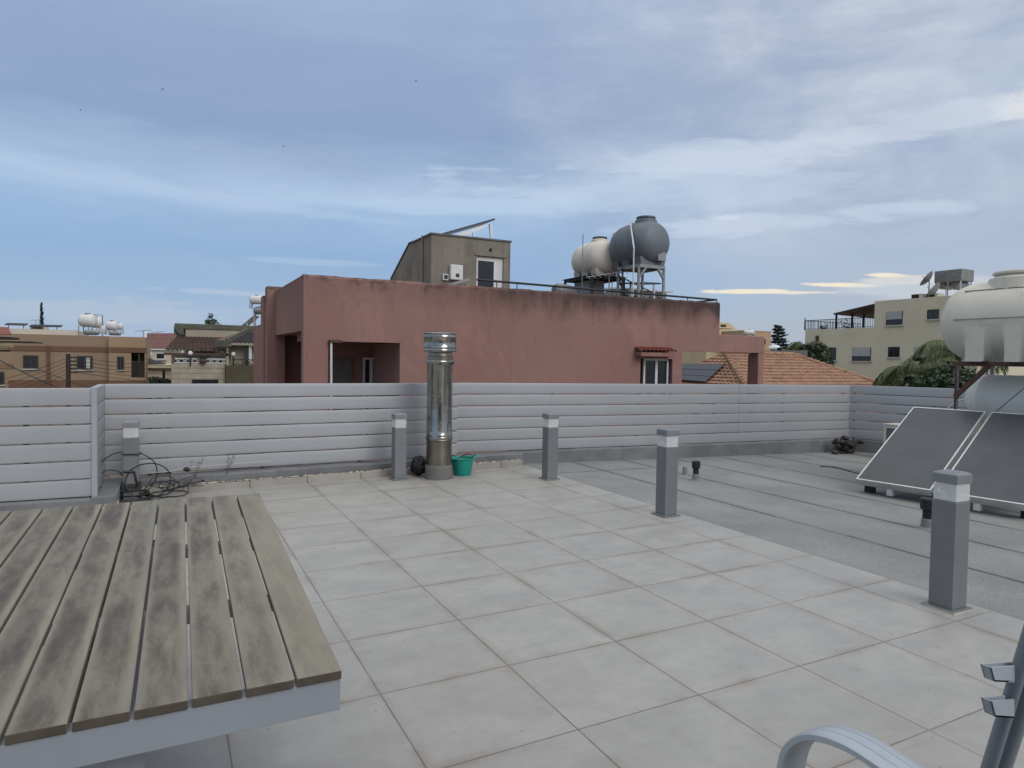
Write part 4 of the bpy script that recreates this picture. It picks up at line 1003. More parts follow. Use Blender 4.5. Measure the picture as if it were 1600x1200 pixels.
# ---- grey and beige tanks on the pink roof
RZ = 2.5
m_gtank = M('grey_polyethylene', (98, 106, 112), rough=.5, var=.06, scale=2)
m_btank = M('beige_polyethylene', (206, 200, 188), rough=.55, var=.06, scale=2, streak=.2)
gy = 16.55; gc = at(1013, 380, Y=gy+.5); gr_ = (at(985, 379, Y=gy+.5)-at(1048, 379, Y=gy+.5)).length/2*.90
gt, ld, ly = poly_tank('water_tank', 'grey plastic water tank raised on tall legs on the pink roof', gc.x, gy, gc.z, gr_*.99, 1.95, m_gtank, lid_at=.33, lidr=.38, n=40, group=None)
ld.build('lid', m_gtank, gt, smooth=True)
ly0 = gc.z-gr_
pl_ = MB().box(gc.x+.05, gy+.06, gc.z-gr_*.82, gc.x+.34, gy+.25, gc.z-gr_*.45); pl_.build('outlet_pad', m_gal, gt)
ft = MB()
for y_ in (gy+.25, gy+.85, gy+1.4):
    ft.prism([(gc.x-gr_*.62, y_, ly0-.03), (gc.x+gr_*.62, y_, ly0-.03), (gc.x+gr_*.70, y_, ly0+gr_*.35), (gc.x-gr_*.70, y_, ly0+gr_*.35)], (0, .35, 0))
ft.build('foot', m_gtank, gt)
def frame_stand(label, xa, xb, ya, yb, zt, zb, mat_, r_, extra=True, group=None):
    s_ = thing('tank_stand', label, 'stand', ((xa+xb)/2, (ya+yb)/2, zb), group)
    for x in (xa, xb):
        for y in (ya, yb): MB().tube([(x, y, zb), (x, y, zt-.05)], r_, 8).build('leg', mat_, s_, smooth=True)
    for p_, q_ in (((xa, ya, zt-.03), (xb, ya, zt-.03)), ((xa, yb, zt-.03), (xb, yb, zt-.03)), ((xa, ya, zt-.031), (xa, yb, zt-.031)), ((xb, ya, zt-.031), (xb, yb, zt-.031)), ((xa, (ya+yb)/2, zt-.032), (xb, (ya+yb)/2, zt-.032))):
        MB().beam(p_, q_, r_*2.2).build('rail', mat_, s_)
    if extra:
        for x, sx in ((xa, 1), (xb, -1)):
            MB().beam((x, ya-.01, zt-.38), (x+sx*.25, ya-.01, zt-.07), r_*1.4).build('brace', mat_, s_)
        MB().beam((xa, ya+.01, zb+.45), (xb, ya+.01, zb+.45), r_*1.5).build('brace', mat_, s_); MB().beam((xa-.01, ya, zb+.43), (xa-.01, yb, zb+.43), r_*1.5).build('brace', mat_, s_)
    return s_
lx0, lx1 = at(998, 430, Y=gy+.2).x, at(1037, 430, Y=gy+.2).x; lyb = at(966, 430, X=lx0).y
frame_stand('tall pale steel stand under the grey tank on the pink roof', lx0, lx1, gy+.2, lyb, ly0-.03, RZ, m_gal, .045)
by = 18.3; bc = at(940, 404, Y=by+.5); br_ = (at(907, 402, Y=by+.5)-at(966, 402, Y=by+.5)).length/2*.80
bt_, ld, ly = poly_tank('water_tank', 'beige plastic water tank with dark lid left of the grey tank', bc.x, by, bc.z, br_, 1.75, m_btank, lid_at=.36, lidr=.36, n=40)
ld.build('lid', m_black, bt_, smooth=True)
zb_ = bc.z-br_
ft = MB()
for y_ in (by+.2, by+.75, by+1.25): ft.prism([(bc.x-br_*.6, y_, zb_-.03), (bc.x+br_*.6, y_, zb_-.03), (bc.x+br_*.72, y_, zb_+br_*.35), (bc.x-br_*.72, y_, zb_+br_*.35)], (0, .3, 0))
ft.build('foot', m_btank, bt_)
sx0, sx1 = bc.x-.62, bc.x+.62
frame_stand('low black steel stand under the beige tank on the pink roof', sx0, sx1, by+.1, by+1.75, zb_-.03, RZ, m_iron, .045)
MB().box(sx0-.1, by+.0, zb_-.035, sx1+.1, by+1.85, zb_-.031).build('deck', m_iron, bpy.data.objects['tank_stand.002'])
# clutter between the stands
q0, q1 = at(920, 437, Y=18.9), at(944, 470, Y=18.9)
pb2 = MB().box(q0.x, 18.9, RZ, q1.x, 19.8, q0.z); solo('boiler_cabinet', pb2, m_gal, 'dark grey cabinet on the pink roof under the beige tank', 'cabinet', bevel=.02)
q0 = at(868, 453, Y=18.4)
cyl = MB().lathe([(.05, 0), (.18, .05), (.23, .16), (.23, 1.05), (.18, 1.16), (.05, 1.2)], (q0.x, 18.4, q0.z), (.85, .5, 0), 20)
for s_ in (.3, .9): cyl.box(q0.x+.85*s_-.05, 18.4+.5*s_-.05, RZ, q0.x+.85*s_+.05, 18.4+.5*s_+.05, q0.z-.15)
solo('hot_water_cylinder', cyl, m_gal, 'dull horizontal cylinder on the pink roof left of the black stand', 'boiler', smooth=True)
YC = 21.0; a_, b_ = at(968, 451, Y=YC), at(1041, 470, Y=YC)
cbn = thing('roof_cabin', 'low white rooftop cabin with dark openings seen between the legs of the tall stand', 'cabin', ((a_.x+b_.x)/2, YC+1, RZ))
mb = MB(); mb.box(a_.x, YC, RZ, b_.x, YC+2, a_.z-.05); mb.build('wall', m_shut, cbn)
MB().prism([(a_.x-.15, YC-.3, a_.z-.04), (b_.x+.1, YC-.3, a_.z-.04), (b_.x+.1, YC+2.2, a_.z+.12), (a_.x-.15, YC+2.2, a_.z+.12)], (0, 0, .06)).build('roof', m_alu, cbn)
for k_ in range(5):
    xx = a_.x+.22+k_*(b_.x-a_.x-.3)/5; MB().box(xx, YC-.03, RZ+.4, xx+.17, YC-.004, a_.z-.22).build('opening', m_iron, cbn)
q0 = at(975, 447, Y=20); q1 = at(1035, 447, Y=20)
pn = thing('solar_collector', 'thin solar collector lying edge-on above the white rooftop cabin', 'solar collector', (q0.x+1, 20, RZ))
e0_, e1_ = at(996, 443, Y=19.6), at(1033, 442, Y=19.6)
MB().prism([e0_, e1_, e1_+Vector((0, .9, .12)), e0_+Vector((0, .9, .12))], (0, 0, -.05)).build('panel', m_iron, pn)
for e_ in (e0_, e1_): MB().beam((e_.x, 20, RZ), (e_.x, 20, e_.z-.01), .06).build('strut', m_alu, pn)
for (px_, y_, t_, lab) in ((911, 18.5, 366, 'thin metal rod standing left of the beige tank lid'), (958, 18.5, 364, 'thin metal rod standing between the beige and grey tanks')):
    q = at(px_, t_, Y=y_); rr = MB().tube([(q.x, y_, RZ), q], .014, 6); solo('metal_rod', rr, m_gal, lab, 'rod')
# vent pipe hooked to grey tank
q0 = at(1001, 351, Y=gy+.75); q1 = at(985, 348, Y=gy+.75); q2 = at(990, 420, Y=gy-.1)
pv2 = MB().tube([q0, q1, (q2.x-.02, gy-.12, q2.z+.6), (q2.x, gy-.1, RZ+.3)], .022, 8); pv2.build('breather_pipe', m_wframe, gt)
# rusty aerials between the stands
for i, (px_, py_, w_, lab) in enumerate(((952, 428, 30, 'old television aerial lying askew over the black stand'), (985, 440, 26, 'old television aerial between the two tanks, its bars hanging down'))):
    o = at(px_, py_, Y=17.7); an = MB(); mast = Vector((o.x, 17.7, RZ)); an.tube([mast, o], .018, 6)
    bd_ = Vector((.95, -.1, .18 if i == 0 else -.35)).normalized(); an.tube([o-bd_*.8, o+bd_*.8], .016, 6)
    for k in range(9):
        c_ = o+bd_*(-.75+.19*k); an.tube([c_-Vector((.1, .28, .1)), c_+Vector((.1, .28, .1))], .009, 5)
    solo('aerial', an, m_rust if i else m_gal, lab, 'aerial', 'television aerials on the pink roof')
q = at(973, 418, Y=17.2); MBp = MB().tube([(q.x, 17.2, RZ), q], .03, 8); MBp.lathe([(.03, -.12), (.07, -.06), (.05, .0), (.03, .05)], q, n=8); solo('vent_post', MBp, m_iron, 'dark post with a bulky head between the legs of the tall stand', 'post')

def atd(px, py, d):
    v = RW[0]*((px-800)/F) - RW[1]*((py-600)/F) + RW[2]; return EYE+v*d
# ================================================================= ORANGE TILED ROOF BEHIND THE PINK FRAME
m_tileroof = M('orange_clay_tile', (150, 116, 94), rough=.85, var=.20, scale=3.2, dirt=(2.6, .50, .55), dirtc=(112, 80, 62))
P1 = at(1133, 553, Y=26); P2 = at(1240, 555, Y=26); P2.z = P1.z
k = 6.6; E1 = Vector((P1.x-.60*k, 26-k, P1.z-.45*k)); E2 = Vector((P2.x+.80*k, 26-k, P1.z-.45*k)); E3 = Vector((E1.x, 26+k, E1.z)); E4 = Vector((E2.x, 26+k, E1.z))
th_ = thing('house', 'house with an orange clay tile hipped roof seen past the pink frame', 'house', ((E1.x+E2.x)/2, 26, -7))
r_ = MB(); tiled_slope(r_, E1, E2, P2, P1, 46, 20, .05, .05); tiled_slope(r_, E3, E1, P1, P1, 46, 20, .05, .05); tiled_slope(r_, E2, E4, P2, P2, 40, 20, .05, .05)
r_.quad(E3, E4, P2, P1)
ro = r_.build('roof', m_tileroof, th_)
cp_ = MB()
for a_, b_ in ((E1, P1), (E2, P2)):
    L_ = (b_-a_).length; n_ = int(L_/.33)
    for i in range(n_):
        s0 = a_.lerp(b_, i/n_)+Vector((0, 0, .07)); s1 = a_.lerp(b_, (i+1.12)/n_)+Vector((0, 0, .05)); cp_.tube([s0, s1], [.13, .10], 8)
cp_.tube([P1+Vector((0, 0, .06)), P2+Vector((0, 0, .06))], .12, 8); cp_.build('hip_cap', m_tileroof, ro)
MB().box(E1.x+.5, 26-k+.5, -7, E2.x-.5, 26+k-.5, E1.z-.02).build('wall', render_mat('cream_render', (186, 176, 152)), th_)
nL = (E1-E3).cross(P1-E3).normalized()
if nL.z < 0: nL = -nL
def on_plane(px, py, p, n_):
    v = RW[0]*((px-800)/F) - RW[1]*((py-600)/F) + RW[2]; return EYE+v*((p-EYE).dot(n_)/v.dot(n_))
pv_ = [on_plane(x, y, E1+nL*.16, nL) for x, y in ((1062, 569), (1133, 569), (1103, 597), (1050, 593))]
sp_ = thing('photovoltaic_array', 'dark photovoltaic panels lying on the orange tiled roof', 'solar panel', tuple(sum(pv_, Vector())/4))
MB().prism(pv_, nL*.04).build('panel', M('photovoltaic_glass', (42, 48, 62), rough=.2, var=.1, scale=1), sp_)
ln = MB()
for f_ in (.35, .7): ln.beam(pv_[0].lerp(pv_[3], f_)+nL*.045, pv_[1].lerp(pv_[2], f_)+nL*.045, .03, .01)
ln.build('panel_frame', m_gal, sp_)

# ================================================================= CREAM APARTMENT BUILDING ON THE RIGHT
m_cream = render_mat('cream_building_render', (204, 194, 170), var=.05, streak=.22, scale=.3, bscale=8)
XB = 57.0
bb = thing('apartment_building', 'cream three-storey building with roller shutters and a roof terrace pergola', 'building', (XB+6, 42, -7))
def xbox(mb, px0, py0, px1, py1, X, d0, d1):
    a_ = at(px0, py0, X=X); b_ = at(px1, py1, X=X); mb.box(X+d0, a_.y, a_.z, X+d1, b_.y, b_.z); return a_, b_
zU = at(1430, 466, X=XB).z; yU = at(1367, 470, X=XB).y; zM = at(1310, 513.5, X=XB).z; yM = at(1272, 540, X=XB).y; yN = at(1530, 470, X=XB).y
wb = MB(); wb.box(XB, yN, zM, XB+12, yU, zU); wb.box(XB, yN, -7, XB+12, yM, zM)
wb.build('wall', m_cream, bb)
a_ = at(1255, 517, X=XB); b_ = at(1272, 536, X=XB); MB().box(XB+.3, yM, b_.z, XB+10, a_.y, zM).build('terrace_overhang', m_cream, bb)
for (x0, y0, x1, y1, kind) in ((1385, 487, 1410, 507, .6), (1449, 484, 1467, 498, 0), (1291, 543, 1306, 563, 0), (1332, 543, 1360.5, 564, .65), (1388, 542, 1405.5, 558, 0), (1429, 542, 1463, 565, .72), (1338, 592, 1360, 612, 0), (1380, 593, 1411, 613, 0)):
    a_ = at(x0, y0, X=XB); b_ = at(x1, y1, X=XB); zt2, zb2_ = (a_.z+b_.z)/2+abs(a_.z-b_.z)/2, (a_.z+b_.z)/2-abs(a_.z-b_.z)/2
    wf = MB(); ya_, yb2 = sorted((a_.y, b_.y))
    for (u0, v0, u1, v1) in ((ya_, zb2_, ya_+.07, zt2), (yb2-.07, zb2_, yb2, zt2), (ya_+.07, zb2_, yb2-.07, zb2_+.07), (ya_+.07, zt2-.07, yb2-.07, zt2), ((ya_+yb2)/2-.03, zb2_+.07, (ya_+yb2)/2+.03, zt2-.07)): wf.box(XB-.03, u0, v0, XB-.004, u1, v1)
    wo = wf.build('window', m_brownf, bb)
    MB().box(XB-.016, ya_+.07, zb2_+.07, XB-.003, yb2-.07, zt2-.07).build('pane', m_glass, wo)
    if kind:
        sh_ = MB(); n_ = 9; hh_ = (zt2-zb2_)*kind
        for i in range(n_): sh_.box(XB-.07, ya_+.05, zt2-hh_*(i+1)/n_+.008, XB-.035, yb2-.05, zt2-hh_*i/n_)
        sh_.build('shutter', m_shut, wo)
    MB().box(XB-.13, ya_-.12, zb2_-.13, XB-.002, yb2+.12, zb2_-.01).build('sill', m_sill, wo)
st2 = MB(); q = at(1276, 530, X=XB-.03); st2.box(XB-.04, q.y-.25, q.z-.3, XB-.003, q.y+.15, q.z+.35); st2.build('rain_outlet', m_rust, bb)
pg = thing('pergola', 'dark red sloping canopy on posts over the roof terrace of the cream building', 'canopy', (XB+3, at(1335, 500, X=XB).y, zM))
l0 = at(1302, 489.5, X=XB+.4); l1 = at(1367.5, 474, X=XB+.4)
MB().prism([l0, l1, l1-Vector((0, 0, .12)), l0-Vector((0, 0, .12))], (7.5, 0, -.2)).build('roof_sheet', M('dark_red_sheet', (66, 44, 46), rough=.7, var=.1), pg)
for px_ in (1307, 1332, 1350):
    q = at(px_, 490, X=XB+.7+(px_-1307)*.06); MB().box(q.x-.07, q.y-.07, zM, q.x+.07, q.y+.07, q.z+.05+(px_-1307)*.006).build('post', m_iron, pg)
rl2 = thing('terrace_railing', 'dark baluster railing round the roof terrace of the cream building', 'railing', (XB+.1, at(1310, 510, X=XB).y, zM))
ra, rb2 = at(1257, 505, X=XB+.4), at(1366, 501, X=XB+.4); zr = zM+.95
rm = MB(); rm.beam((XB+.4, ra.y, zr), (XB+.4, rb2.y, zr), .06); rm.beam((XB+.4, ra.y, zM+.1), (XB+.4, rb2.y, zM+.1), .04)
rm.beam((XB+.4, ra.y, zr), (XB+9, ra.y, zr), .06)
rm.build('rail', m_iron, rl2)
bl_ = MB()
for i in range(46): y_ = ra.y+(rb2.y-ra.y)*i/45; bl_.box(XB+.385, y_-.015, zM, XB+.415, y_+.015, zr-.03)
for i in range(24): bl_.box(XB+.6+i*.36, ra.y-.015, zM, XB+.63+i*.36, ra.y+.015, zr-.03)
bl_.build('balusters', m_iron, rl2)
q = at(1258, 497, X=XB+.4); MB().tube([(XB+.4, q.y, zM), (XB+.4, q.y, q.z)], .05, 6).build('lamp_post', m_iron, rl2)
for (px_, py_, w_) in ((1288, 512, .5), (1325, 506, .9)):
    q = at(px_, py_, X=XB+3); pl2 = thing('terrace_plant', 'small bushy plant on the cream building roof terrace '+('left of the canopy' if px_ < 1300 else 'under the canopy'), 'plant', (q.x, q.y, zM))
    lm = MB(); leaves(lm, (q.x, q.y, q.z), (w_, w_, w_*.7), 60, .14); lm.build('foliage', m_leaf, pl2); MB().lathe([(.15, 0), (.22, .35)], (q.x, q.y, zM), n=10).build('pot', m_rust, pl2)
# roof plant of the cream building
XT2 = XB+2.5
q0, q1 = at(1460, 424, X=XT2), at(1502, 438, X=XT2)
rt2 = thing('roof_tank', 'square grey water tank on pale legs on top of the cream building', 'water tank', (XT2+.8, (q0.y+q1.y)/2, zU))
tk2 = MB(); tk2.box(XT2, q1.y, q1.z, XT2+1.8, q0.y, q0.z); tk2.build('tank', M('grey_fibreglass', (120, 122, 122), rough=.6, var=.08), rt2, bevel=.05)
for px_ in (1472, 1492):
    q = at(px_, 429, X=XT2-.01); MB().lathe([(.16, 0), (.16, .03)], (XT2-.035, q.y, q.z), (1, 0, 0), 14).build('port', m_gal, rt2)
for (x, y) in ((XT2+.1, q0.y-.1), (XT2+.1, q1.y+.1), (XT2+1.6, q0.y-.1), (XT2+1.6, q1.y+.1), (XT2+.1, (q0.y+q1.y)/2)): MB().beam((x, y, zU), (x, y, q1.z), .08).build('leg', m_alu, rt2)
for (px_, r2, lab) in ((1492, .42, 'round grey cylinder under the square roof tank, near end'), (1470, .38, 'round grey cylinder under the square roof tank, far end')):
    q = at(px_, 445, X=XT2+.5); cy2 = MB().lathe([(.05, 0), (r2*.8, .06), (r2, .2), (r2, 1.5), (.1, 1.6)], (XT2+.4, q.y, q.z), (1, 0, 0), 18); solo('hot_water_cylinder', cy2, m_gal, lab, 'boiler', smooth=True)
for (px_, py_, s_, lab) in ((1452, 438, .75, 'upper satellite dish beside the square roof tank'), (1462, 457, .9, 'lower satellite dish beside the square roof tank')):
    q = at(px_, py_, X=XT2-1); di = thing('satellite_dish', lab, 'satellite dish', (q.x, q.y, zU))
    MB().lathe([(.02, 0), (s_*.45, .05), (s_*.75, .15), (s_, .30), (s_*.98, .31), (s_*.73, .17), (s_*.4, .08), (.02, .03)], q, (-.3, .75, .6), 24).build('dish', m_gal, di, smooth=True)
    MB().tube([(q.x, q.y, zU), q], .05, 8).build('mast', m_gal, di); MB().tube([q, q+Vector((-.3, .75, .6))*s_*.9], .03, 6).build('feed_arm', m_gal, di)
for (x0, x1, y0, y1, lab) in ((1424, 1440, 460, 467, 'left dark vent box on the roof edge of the cream building'), (1451, 1465, 459, 467, 'right dark vent box on the roof edge of the cream building')):
    q0, q1 = at(x0, y0, X=XB+.5), at(x1, y1, X=XB+.5); vb = thing('vent_box', lab, 'vent box', (XB+.9, (q0.y+q1.y)/2, zU))
    MB().box(XB+.5, q1.y, zU, XB+1.4, q0.y, q0.z).build('casing', m_sill, vb); MB().box(XB+.47, q1.y+.25, zU+.02, XB+.498, q0.y-.05, q0.z-.06).build('louvre', m_dark, vb)

# ================================================================= TREES ON THE RIGHT
p_ = atd(1436, 583, 27); palm((p_.x, p_.y, -7), p_.z+6.9, 24, 2.5, 'feather palm with long drooping fronds in front of the cream building', 1.25, 3)
p_ = atd(1497, 556, 30); palm((p_.x, p_.y, -7), p_.z+7, 22, 2.6, 'taller feather palm beside the white water tank', 1.1, 8)
p_ = atd(1258, 547, 60); palm((p_.x, p_.y, -7), p_.z+7, 30, 3.0, 'dark palm between the pine and the cream building', 1.4, 5)
def bush_tree(px_, py_, d, rad, lab, nm='broadleaf_tree', clumps=70, per=90, size=.13, mat_=None):
    c_ = atd(px_, py_, d); r = thing(nm, lab, 'tree', (c_.x, c_.y, -7))
    tr = MB().tube([(c_.x, c_.y, -7), (c_.x+.1, c_.y, c_.z-rad[2]*.5), (c_.x, c_.y, c_.z)], [.22, .15, .05], 8)
    for i in range(5):
        a_ = i*1.26; tr.tube([(c_.x, c_.y, c_.z-rad[2]*.8), (c_.x+math.cos(a_)*rad[0]*.6, c_.y+math.sin(a_)*rad[1]*.6, c_.z+rad[2]*.2)], [.08, .03], 6)
    tr.build('trunk', m_trunk, r)
    mb = MB(); clumpy(mb, c_, rad, clumps, per, size, .32); mb.build('crown', mat_ or m_leaf, r)
bush_tree(1462, 634, 24, (1.5, 1.6, 1.2), 'dense dark green tree filling the gap below the palms', clumps=90)
bush_tree(1500, 615, 26, (1.2, 1.5, 1.1), 'dark green tree behind the legs of the water tank stand', clumps=60)
bush_tree(1262, 570, 58, (2.0, 2.0, 1.7), 'dark rounded tree under the small palm beside the cream building', clumps=50, size=.22)
# pine
c_ = atd(1217, 508, 95); r = thing('pine_tree', 'dark layered conifer on the skyline between the pink and cream buildings', 'tree', (c_.x, c_.y, -7))
MB().tube([(c_.x, c_.y, -7), c_], [.35, .05], 8).build('trunk', m_trunk, r)
mb = MB()
for i in range(17):
    z = c_.z-.3-i*.42; rr = .5+i*.16*(1 if i % 2 else .8)
    for j in range(9):
        a_ = random.random()*6.28; e = Vector((c_.x+math.cos(a_)*rr*random.uniform(.6, 1.1), c_.y+math.sin(a_)*rr*random.uniform(.6, 1.1), z+random.uniform(-.05, .2)))
        for q_ in (.35, .6, .8, 1): leaves(mb, Vector((c_.x, c_.y, z-.1)).lerp(e, q_), (.32, .32, .13), 9, .2, flat=.3)
mb.build('crown', m_leaf2, r)

# ================================================================= DISTANT BUILDINGS BEHIND THE PINK HOUSE
m_sand = render_mat('sand_render', (190, 170, 138), streak=.1, bscale=6); m_peach = render_mat('peach_render', (176, 148, 120), streak=.1, bscale=6)
Yd = 62
fb_ = thing('apartment_building', 'sand-coloured stepped building beyond the pink house roof corner', 'building', (at(1150, 520, Y=Yd).x, Yd+4, -7))
mb = MB(); a_, b_ = at(1105, 513, Y=Yd), at(1161, 523, Y=Yd); mb.box(a_.x, Yd, -7, b_.x, Yd+9, a_.z); mb.build('wall', m_sand, fb_)
mb = MB(); a_, b_ = at(1105, 503, Y=Yd+1), at(1139, 513, Y=Yd+1); zz = a_.z; mb.prism([(a_.x, Yd+1, at(1139, 513.5, Y=Yd+1).z), (a_.x, Yd+1, zz), (b_.x, Yd+1, zz), (at(1150, 513, Y=Yd+1).x, Yd+1, at(1139, 513.5, Y=Yd+1).z)], (0, 4, 0)); mb.build('stair_tower', m_sand, fb_)
a_, b_ = at(1126, 507, Y=Yd+1), at(1134, 511, Y=Yd+1); MB().box(a_.x, Yd+.96, b_.z, b_.x, Yd+.995, a_.z).build('window', m_glass, fb_)
f2 = thing('apartment_building', 'peach-coloured plain building right of the sand-coloured one', 'building', (at(1190, 520, Y=Yd-3).x, Yd, -7))
a_, b_ = at(1168, 517, Y=Yd-4), at(1204, 545, Y=Yd-4); MB().box(a_.x, Yd-4, -7, b_.x, Yd+4, a_.z).build('wall', m_peach, f2)
MB().box(a_.x-.05, Yd-4.05, a_.z, b_.x+.05, Yd+4, a_.z+.08).build('coping', m_sill, f2)
for (px0, px1, py0) in ((1190, 1196, 530), ): 
    q0, q1 = at(px0, py0, Y=Yd-4), at(px1, py0+8, Y=Yd-4); MB().box(q0.x, Yd-4.03, q1.z, q1.x, Yd-4.002, q0.z).build('window', m_glass, f2)
def small_tank(px0, px1, py0, py1, d, lab, cat='water tank', mat_=None, legs=None, nm='water_tank', xax=True, group=None):
    a_ = atd(px0, (py0+py1)/2, d); b_ = atd(px1, (py0+py1)/2, d); rr = (py1-py0)/2/F*d*.92; c_ = (a_+b_)/2; L = max((b_-a_).length, rr*2)
    u = (b_-a_).normalized(); u.z = 0
    t_ = thing(nm, lab, cat, (c_.x, c_.y, c_.z-rr-(legs or 0)), group)
    o = c_-u*L/2
    MB().lathe([(.03, 0), (rr*.55, .04*L), (rr*.85, .10*L), (rr, .22*L), (rr, .78*L), (rr*.85, .90*L), (rr*.55, .96*L), (.03, L)], o, u, 22).build('body', mat_ or m_white, t_, smooth=True)
    MB().lathe([(rr*.4, rr*.85), (rr*.4, rr*1.12), (rr*.36, rr*1.16), (.02, rr*1.18)], c_, n=14).build('lid', m_gal if mat_ is None else mat_, t_, smooth=True)
    if legs:
        for s1 in (-.4, .4):
            for s2 in (-.6, .6):
                q = c_+u*L*s1+Vector((-u.y, u.x, 0))*rr*s2; MB().beam((q.x, q.y, c_.z-rr-legs), (q.x, q.y, c_.z-rr*.8), .07).build('leg', m_gal, t_)
    return t_
small_tank(1162, 1179, 515, 524, Yd+8, 'white cylinder tank between the sand and peach buildings', legs=1.5)
c_ = atd(1209, 540, 48); di = thing('satellite_dish', 'white satellite dish on a mast beside the pink frame', 'satellite dish', (c_.x, c_.y, -7))
MB().lathe([(.02, 0), (.2, .03), (.36, .10), (.40, .16), (.38, .17), (.2, .06), (.02, .03)], c_+Vector((0, 0, .05)), (.25, .1, -1), 20).build('dish', m_white, di, smooth=True)
MB().tube([(c_.x, c_.y, -7), c_+Vector((.1, 0, 0))], .06, 8).build('mast', m_gal, di); MB().tube([c_+Vector((-.1, 0, 0)), c_+Vector((-.35, .1, -.7))], .04, 6).build('brace', m_gal, di)
gw = MB(); a_, b_ = atd(1197, 548, 55), atd(1262, 546, 55); gw.prism([(a_.x, a_.y, -7), (b_.x, b_.y, -7), (b_.x, b_.y, a_.z+.1), (a_.x, a_.y, a_.z)], (.9, 3, 0))
bo_ = thing('outbuilding', 'low grey building behind the orange tiled roof', 'building', ((a_.x+b_.x)/2, a_.y, -7)); gw.build('wall', m_conc, bo_)

# ================================================================= TAN BUILDING ON THE LEFT
m_tan = render_mat('tan_render', (140, 121, 101), streak=.12, bscale=9, var=.05); m_tan2 = render_mat('light_tan_render', (152, 130, 106), streak=.12, bscale=9, var=.05); m_band = render_mat('brown_band', (110, 84, 68), streak=.1, bscale=9)
YT = 46.0
tn = thing('apartment_building', 'tan two-storey building with brown bands behind the utility pole', 'building', (at(110, 560, Y=YT).x, YT+5, -7))
xa_, xb_, xc_ = at(-60, 560, Y=YT).x, at(171, 560, Y=YT).x, at(228, 560, Y=YT-.5).x
ztn = at(120, 524, Y=YT).z; YR = YT-.5
MB().box(xa_, YT, -7, xb_, YT+11, ztn).build('wall', m_tan, tn)
rx0, rx1 = at(205, 560, Y=YR).x, at(226, 560, Y=YR).x; zr1, zr0 = at(215, 550, Y=YR).z, at(215, 590, Y=YR).z
mb = MB(); mb.box(xb_, YR, -7, rx0, YT+10.9, ztn-.02); mb.box(rx0, YR, zr1, xc_, YT+10.9, ztn-.02); mb.box(rx0, YR+1.3, -7, xc_, YT+10.9, zr1); mb.box(rx1, YR, -7, xc_, YR+1.3, zr1); mb.box(rx0, YR, -7, rx1, YR+1.3, zr0)
mb.build('bay_wall', m_tan2, tn)
zb1, zb0 = at(120, 541.5, Y=YT).z, at(120, 549.5, Y=YT).z; zc1 = at(120, 594, Y=YT).z
mb = MB(); mb.box(at(13, 545, Y=YT).x, YT-.04, zb0, xb_-.002, YT-.003, zb1); mb.box(xb_-.04, YR-.04, zb0, xc_+.04, YR-.003, zb1)
mb.box(at(13, 545, Y=YT).x, YT-.04, zc1-1, xb_-.045, YT-.003, zc1); mb.box(xb_-.04, YR-.04, zc1-1, xc_+.04, YR-.003, zc1)
mb.build('brown_band', m_band, tn)
for (x0, y0, x1, y1, Yw, curtain) in ((36, 555, 60, 576, YT, 0), (120, 556, 145, 577.5, YT, 1), (183, 557, 194, 578, YR, 0), (-14, 581, 7, 601, YT, 0)):
    a_, b_ = at(x0, y0, Y=Yw), at(x1, y1, Y=Yw); wf = MB()
    for (u0, v0, u1, v1) in ((a_.x, b_.z, a_.x+.08, a_.z), (b_.x-.08, b_.z, b_.x, a_.z), (a_.x+.08, b_.z, b_.x-.08, b_.z+.08), (a_.x+.08, a_.z-.08, b_.x-.08, a_.z), ((a_.x+b_.x)/2-.04, b_.z+.08, (a_.x+b_.x)/2+.04, a_.z-.08)): wf.box(u0, Yw-.05, v0, u1, Yw-.004, v1)
    wo = wf.build('window', m_brownf, tn); MB().box(a_.x+.08, Yw-.02, b_.z+.08, b_.x-.08, Yw-.003, a_.z-.08).build('pane', m_glass, wo)
    MB().box(a_.x-.05, Yw-.10, b_.z-.07, b_.x+.05, Yw-.002, b_.z-.005).build('sill', m_sill, wo)
    if curtain: MB().box(b_.x-.32, Yw-.034, b_.z+.08, b_.x-.13, Yw-.022, a_.z-.08).build('curtain', m_shut, wo)
MB().box(rx0+.05, YR+1.25, zr0, rx0+.45, YR+1.295, zr1-.25).build('balcony_door', m_brownf, tn)
mb = MB(); mb.box(rx1-.34, YR+.1, zr0, rx1-.24, YR+.2, zr1); mb.box(rx0, YR+.05, zr0+.9, rx1, YR+.1, zr0+.96)
for i in range(12): mb.box(rx0+i*(rx1-rx0)/12, YR+.06, zr0, rx0+.025+i*(rx1-rx0)/12, YR+.09, zr0+.9)
mb.build('balcony_railing', m_brownf, tn)
q0 = at(75.5, 540, Y=YT-.1); MB().box(q0.x-.07, YT-.16, -7, q0.x+.07, YT-.042, q0.z).build('downpipe', M('red_brown_pipe', (104, 64, 50), rough=.7), tn)
a_, b_ = at(-40, 568, Y=YT), at(22, 576, Y=YT); MB().box(a_.x, YT-.035, b_.z, b_.x, YT-.004, a_.z).build('faded_patch', M('faded_brown_paint', (124, 98, 78), rough=.9), tn)
